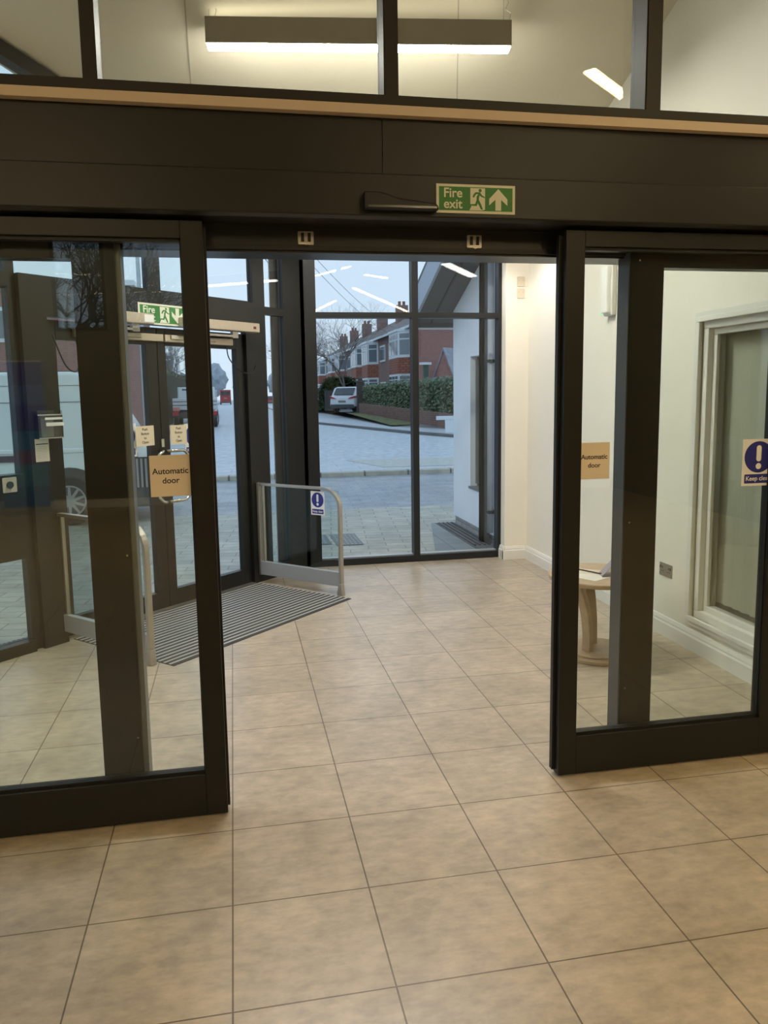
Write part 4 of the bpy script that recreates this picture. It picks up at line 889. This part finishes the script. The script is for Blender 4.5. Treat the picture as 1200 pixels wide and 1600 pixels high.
# --- generic hatch seen from behind
def rear_car(name, lab, cat, x, y, z, w_, h_, L_, paint, rz=0, lamp=True, box=False):
    v = thing(name, lab, cat, (x, y, z), rz)
    c, s = math.cos(rz), math.sin(rz)
    T = lambda a, b, d: (x+a*c-b*s, y+a*s+b*c, z+d)
    if box: prof_ = [(0, .35), (0, h_*.98), (.1, h_), (L_*.72, h_), (L_*.84, h_*.62), (L_, h_*.5), (L_, .3)]
    else: prof_ = [(0, .38), (-.02, .62), (.05, h_*.62), (.22, h_*.66), (.62, h_*.95), (.95, h_), (L_*.45, h_*.99), (L_*.68, h_*.66), (L_*.97, h_*.5), (L_, .35)]
    f = MB(); f.prism(prof_, -w_/2, w_/2, lambda a, b, d: T(d, a, b)); f.build('body', paint, v, bevel=.09)
    if box:
        MB().box(-w_*.40, w_*.40, -.015, .02, h_*.62, h_*.9, T).build('rear_window', CG, v)
    else:
        f = MB(); q = [(.20, h_*.685), (.60, h_*.925), (.58, h_*.945), (.18, h_*.70)]; f.prism(q, -w_*.38, w_*.38, lambda a, b, d: T(d, a-.02, b+.02)); f.build('rear_window', CG, v)
        for sg in (-1, 1):
            MB().prism([(.75, h_*.66), (1.0, h_*.93), (L_*.44, h_*.93), (L_*.62, h_*.66)], sg*w_/2-.01, sg*w_/2+.01, lambda a, b, d: T(d, a, b)).build('side_window', CG, v)
    MB().box(-w_*.47, w_*.47, -.05, .25, .28, .55, T).build('bumper', mat('grey_plastic_trim', (.07, .075, .075), .5), v, bevel=.05)
    if lamp:
        for sg in (-1, 1):
            MB().prism([(sg*w_*.24, h_*.54), (sg*w_*.5, h_*.57), (sg*w_*.505, h_*.64), (sg*w_*.36, h_*.60)], -.05, .35, lambda a, b, d: T(a, d, b)).build('tail_lamp', mat('red_lamp', (.45, .02, .03), .25), v)
    MB().box(-.26, .26, -.06, -.02, h_*.40, h_*.47, T).build('number_plate', mat('plate_dim', (.25, .24, .2), .5), v)
    for sg in (-1, 1):
        for yy in (.72, L_-.8):
            cc = Vector(T(sg*(w_/2+.01), yy, .33)); ax = Vector((-sg*c, -sg*s, 0)); wheel(v, cc, ax, .34, .2)
    return v
WP = mat('white_car_paint', (.68, .70, .72), .2)
RP = mat('red_car_paint', (.36, .03, .04), .25)
rear_car('parked_car', 'white crossover car with red tail lamps on the driveway by hedge', 'car', 7.15, 51.5, terr(51), 1.85, 1.70, 4.3, WP, -.62)
rear_car('parked_car', 'white car mostly hidden behind the dark corner post, near fence', 'car', 6.4, 66, .2, 1.75, 1.55, 4.2, WP, -.1)
rear_car('delivery_van', 'large red van driving far down the street', 'van', -1.25, 150, g0, 2.0, 2.75, 5.0, RP, 0, False, True)
rear_car('far_car', 'red car parked on the right far down the street', 'car', 6.2, 128, g0, 1.8, 1.5, 4.2, RP, 0)
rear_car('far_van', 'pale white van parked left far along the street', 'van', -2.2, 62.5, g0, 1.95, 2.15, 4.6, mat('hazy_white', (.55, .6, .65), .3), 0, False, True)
# --- white pickup
v = thing('pickup_truck', 'white pickup truck parked left of the road, seen from behind', 'truck', (-1.95, 42, g0))
T = lambda a, b, d: (-1.95+a, 42+b, g0+d)
MB().box(-1.12, 1.12, 0, 2.2, .95, 1.55, T).build('load_bed', WP, v, bevel=.03)
MB().prism([(2.2, .6), (2.2, 1.6), (2.35, 2.15), (3.6, 2.15), (4.1, 1.5), (5.0, 1.35), (5.1, .6)], -1.0, 1.0, lambda a, b, d: T(d, a, b)).build('cab', WP, v, bevel=.05)
MB().box(-.75, .75, 2.3, 2.34, 1.65, 2.05, T).build('rear_window', CG, v)
MB().box(-1.13, 1.13, -.02, .0, 1.18, 1.21, T).box(-1.13, 1.13, -.02, 0, 1.36, 1.39, T).box(-.8, .8, .1, 4.9, .5, .95, T).box(-1.1, 1.1, -.1, .1, .55, .85, T).build('chassis', mat('dark_chassis', (.04, .042, .045), .6), v)
for sg in (-1, 1): MB().box(sg*.98-.16, sg*.98+.16, -.13, -.1, .66, .86, T).build('tail_lamp', mat('red_lamp', (.45, .02, .03), .25), v)
MB().box(-1.1, -.75, -.12, -.1, .9, 1.08, T).build('marker_board', mat('pink_marker', (.7, .2, .2), .5), v)
for sg in (-1, 1):
    for yy in (.9, 4.2): wheel(v, T(sg*1.12, yy, .38), (-sg, 0, 0), .38, .24)

# ============================================================ poles, wires, distant street
def pole(x, y, h, lab, rad=.11, m_=None):
    r = thing('utility_pole', lab, 'pole', (x, y, 0)); m_ = m_ or mat('weathered_pole', (.12, .12, .13), .8)
    MB().tube([(x, y, 0), (x, y, h)], rad, 8, True, rad*.7).build('shaft', m_, r); MB().box(x-.6, x+.6, y-.05, y+.05, h-.6, h-.5).build('cross_arm', m_, r); return r
pole(4.9, 92, 7.2, 'dark utility pole far down the right side of street')
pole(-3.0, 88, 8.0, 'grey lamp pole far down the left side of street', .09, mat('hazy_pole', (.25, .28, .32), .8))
def wire(a, b, sag, lab):
    a = Vector(a); b = Vector(b); P = [a.lerp(b, t/16)-Vector((0, 0, sag*4*(t/16)*(1-t/16))) for t in range(17)]
    o = MB().tube(P, .012, 4).build('overhead_wire', mat('wire_grey', (.12, .13, .15), .7)); TG(o, lab, 'wire', 'overhead wires crossing the sky')
WL = ['upper thin overhead wire of the right pair crossing the sky', 'lower thin overhead wire of the right pair crossing the sky', 'upper thin overhead wire of the left pair, nearer the window frame', 'lower thin overhead wire of the left pair, nearer the window frame']
for i, (a, b) in enumerate((((1.2, 24, 6.9), (11.9, 60, 6.3)), ((1.5, 24, 6.9), (12.0, 58, 6.5)), ((.9, 26, 6.35), (10.9, 75, 5.9)), ((1.1, 26, 6.1), (11.0, 74, 5.4)))): wire(a, b, .4, WL[i])
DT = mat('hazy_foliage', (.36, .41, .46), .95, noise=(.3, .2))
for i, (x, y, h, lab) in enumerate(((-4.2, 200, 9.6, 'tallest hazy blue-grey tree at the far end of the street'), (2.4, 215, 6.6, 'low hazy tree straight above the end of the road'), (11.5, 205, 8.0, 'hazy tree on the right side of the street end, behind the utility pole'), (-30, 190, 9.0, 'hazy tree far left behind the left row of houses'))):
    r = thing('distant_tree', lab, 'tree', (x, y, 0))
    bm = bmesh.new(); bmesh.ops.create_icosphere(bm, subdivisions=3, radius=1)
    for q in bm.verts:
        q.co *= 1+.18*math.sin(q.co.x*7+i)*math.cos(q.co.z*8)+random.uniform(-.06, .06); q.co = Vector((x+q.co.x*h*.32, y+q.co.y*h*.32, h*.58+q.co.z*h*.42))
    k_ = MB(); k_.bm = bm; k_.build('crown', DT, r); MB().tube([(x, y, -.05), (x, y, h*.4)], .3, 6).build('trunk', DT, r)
for i, (x, y, w_, h_, lab) in enumerate(((-12, 190, 12, 6.5, 'distant pale gabled house closing the street on its left'), (20, 200, 14, 7, 'distant pale gabled house at the street end behind the row'))):
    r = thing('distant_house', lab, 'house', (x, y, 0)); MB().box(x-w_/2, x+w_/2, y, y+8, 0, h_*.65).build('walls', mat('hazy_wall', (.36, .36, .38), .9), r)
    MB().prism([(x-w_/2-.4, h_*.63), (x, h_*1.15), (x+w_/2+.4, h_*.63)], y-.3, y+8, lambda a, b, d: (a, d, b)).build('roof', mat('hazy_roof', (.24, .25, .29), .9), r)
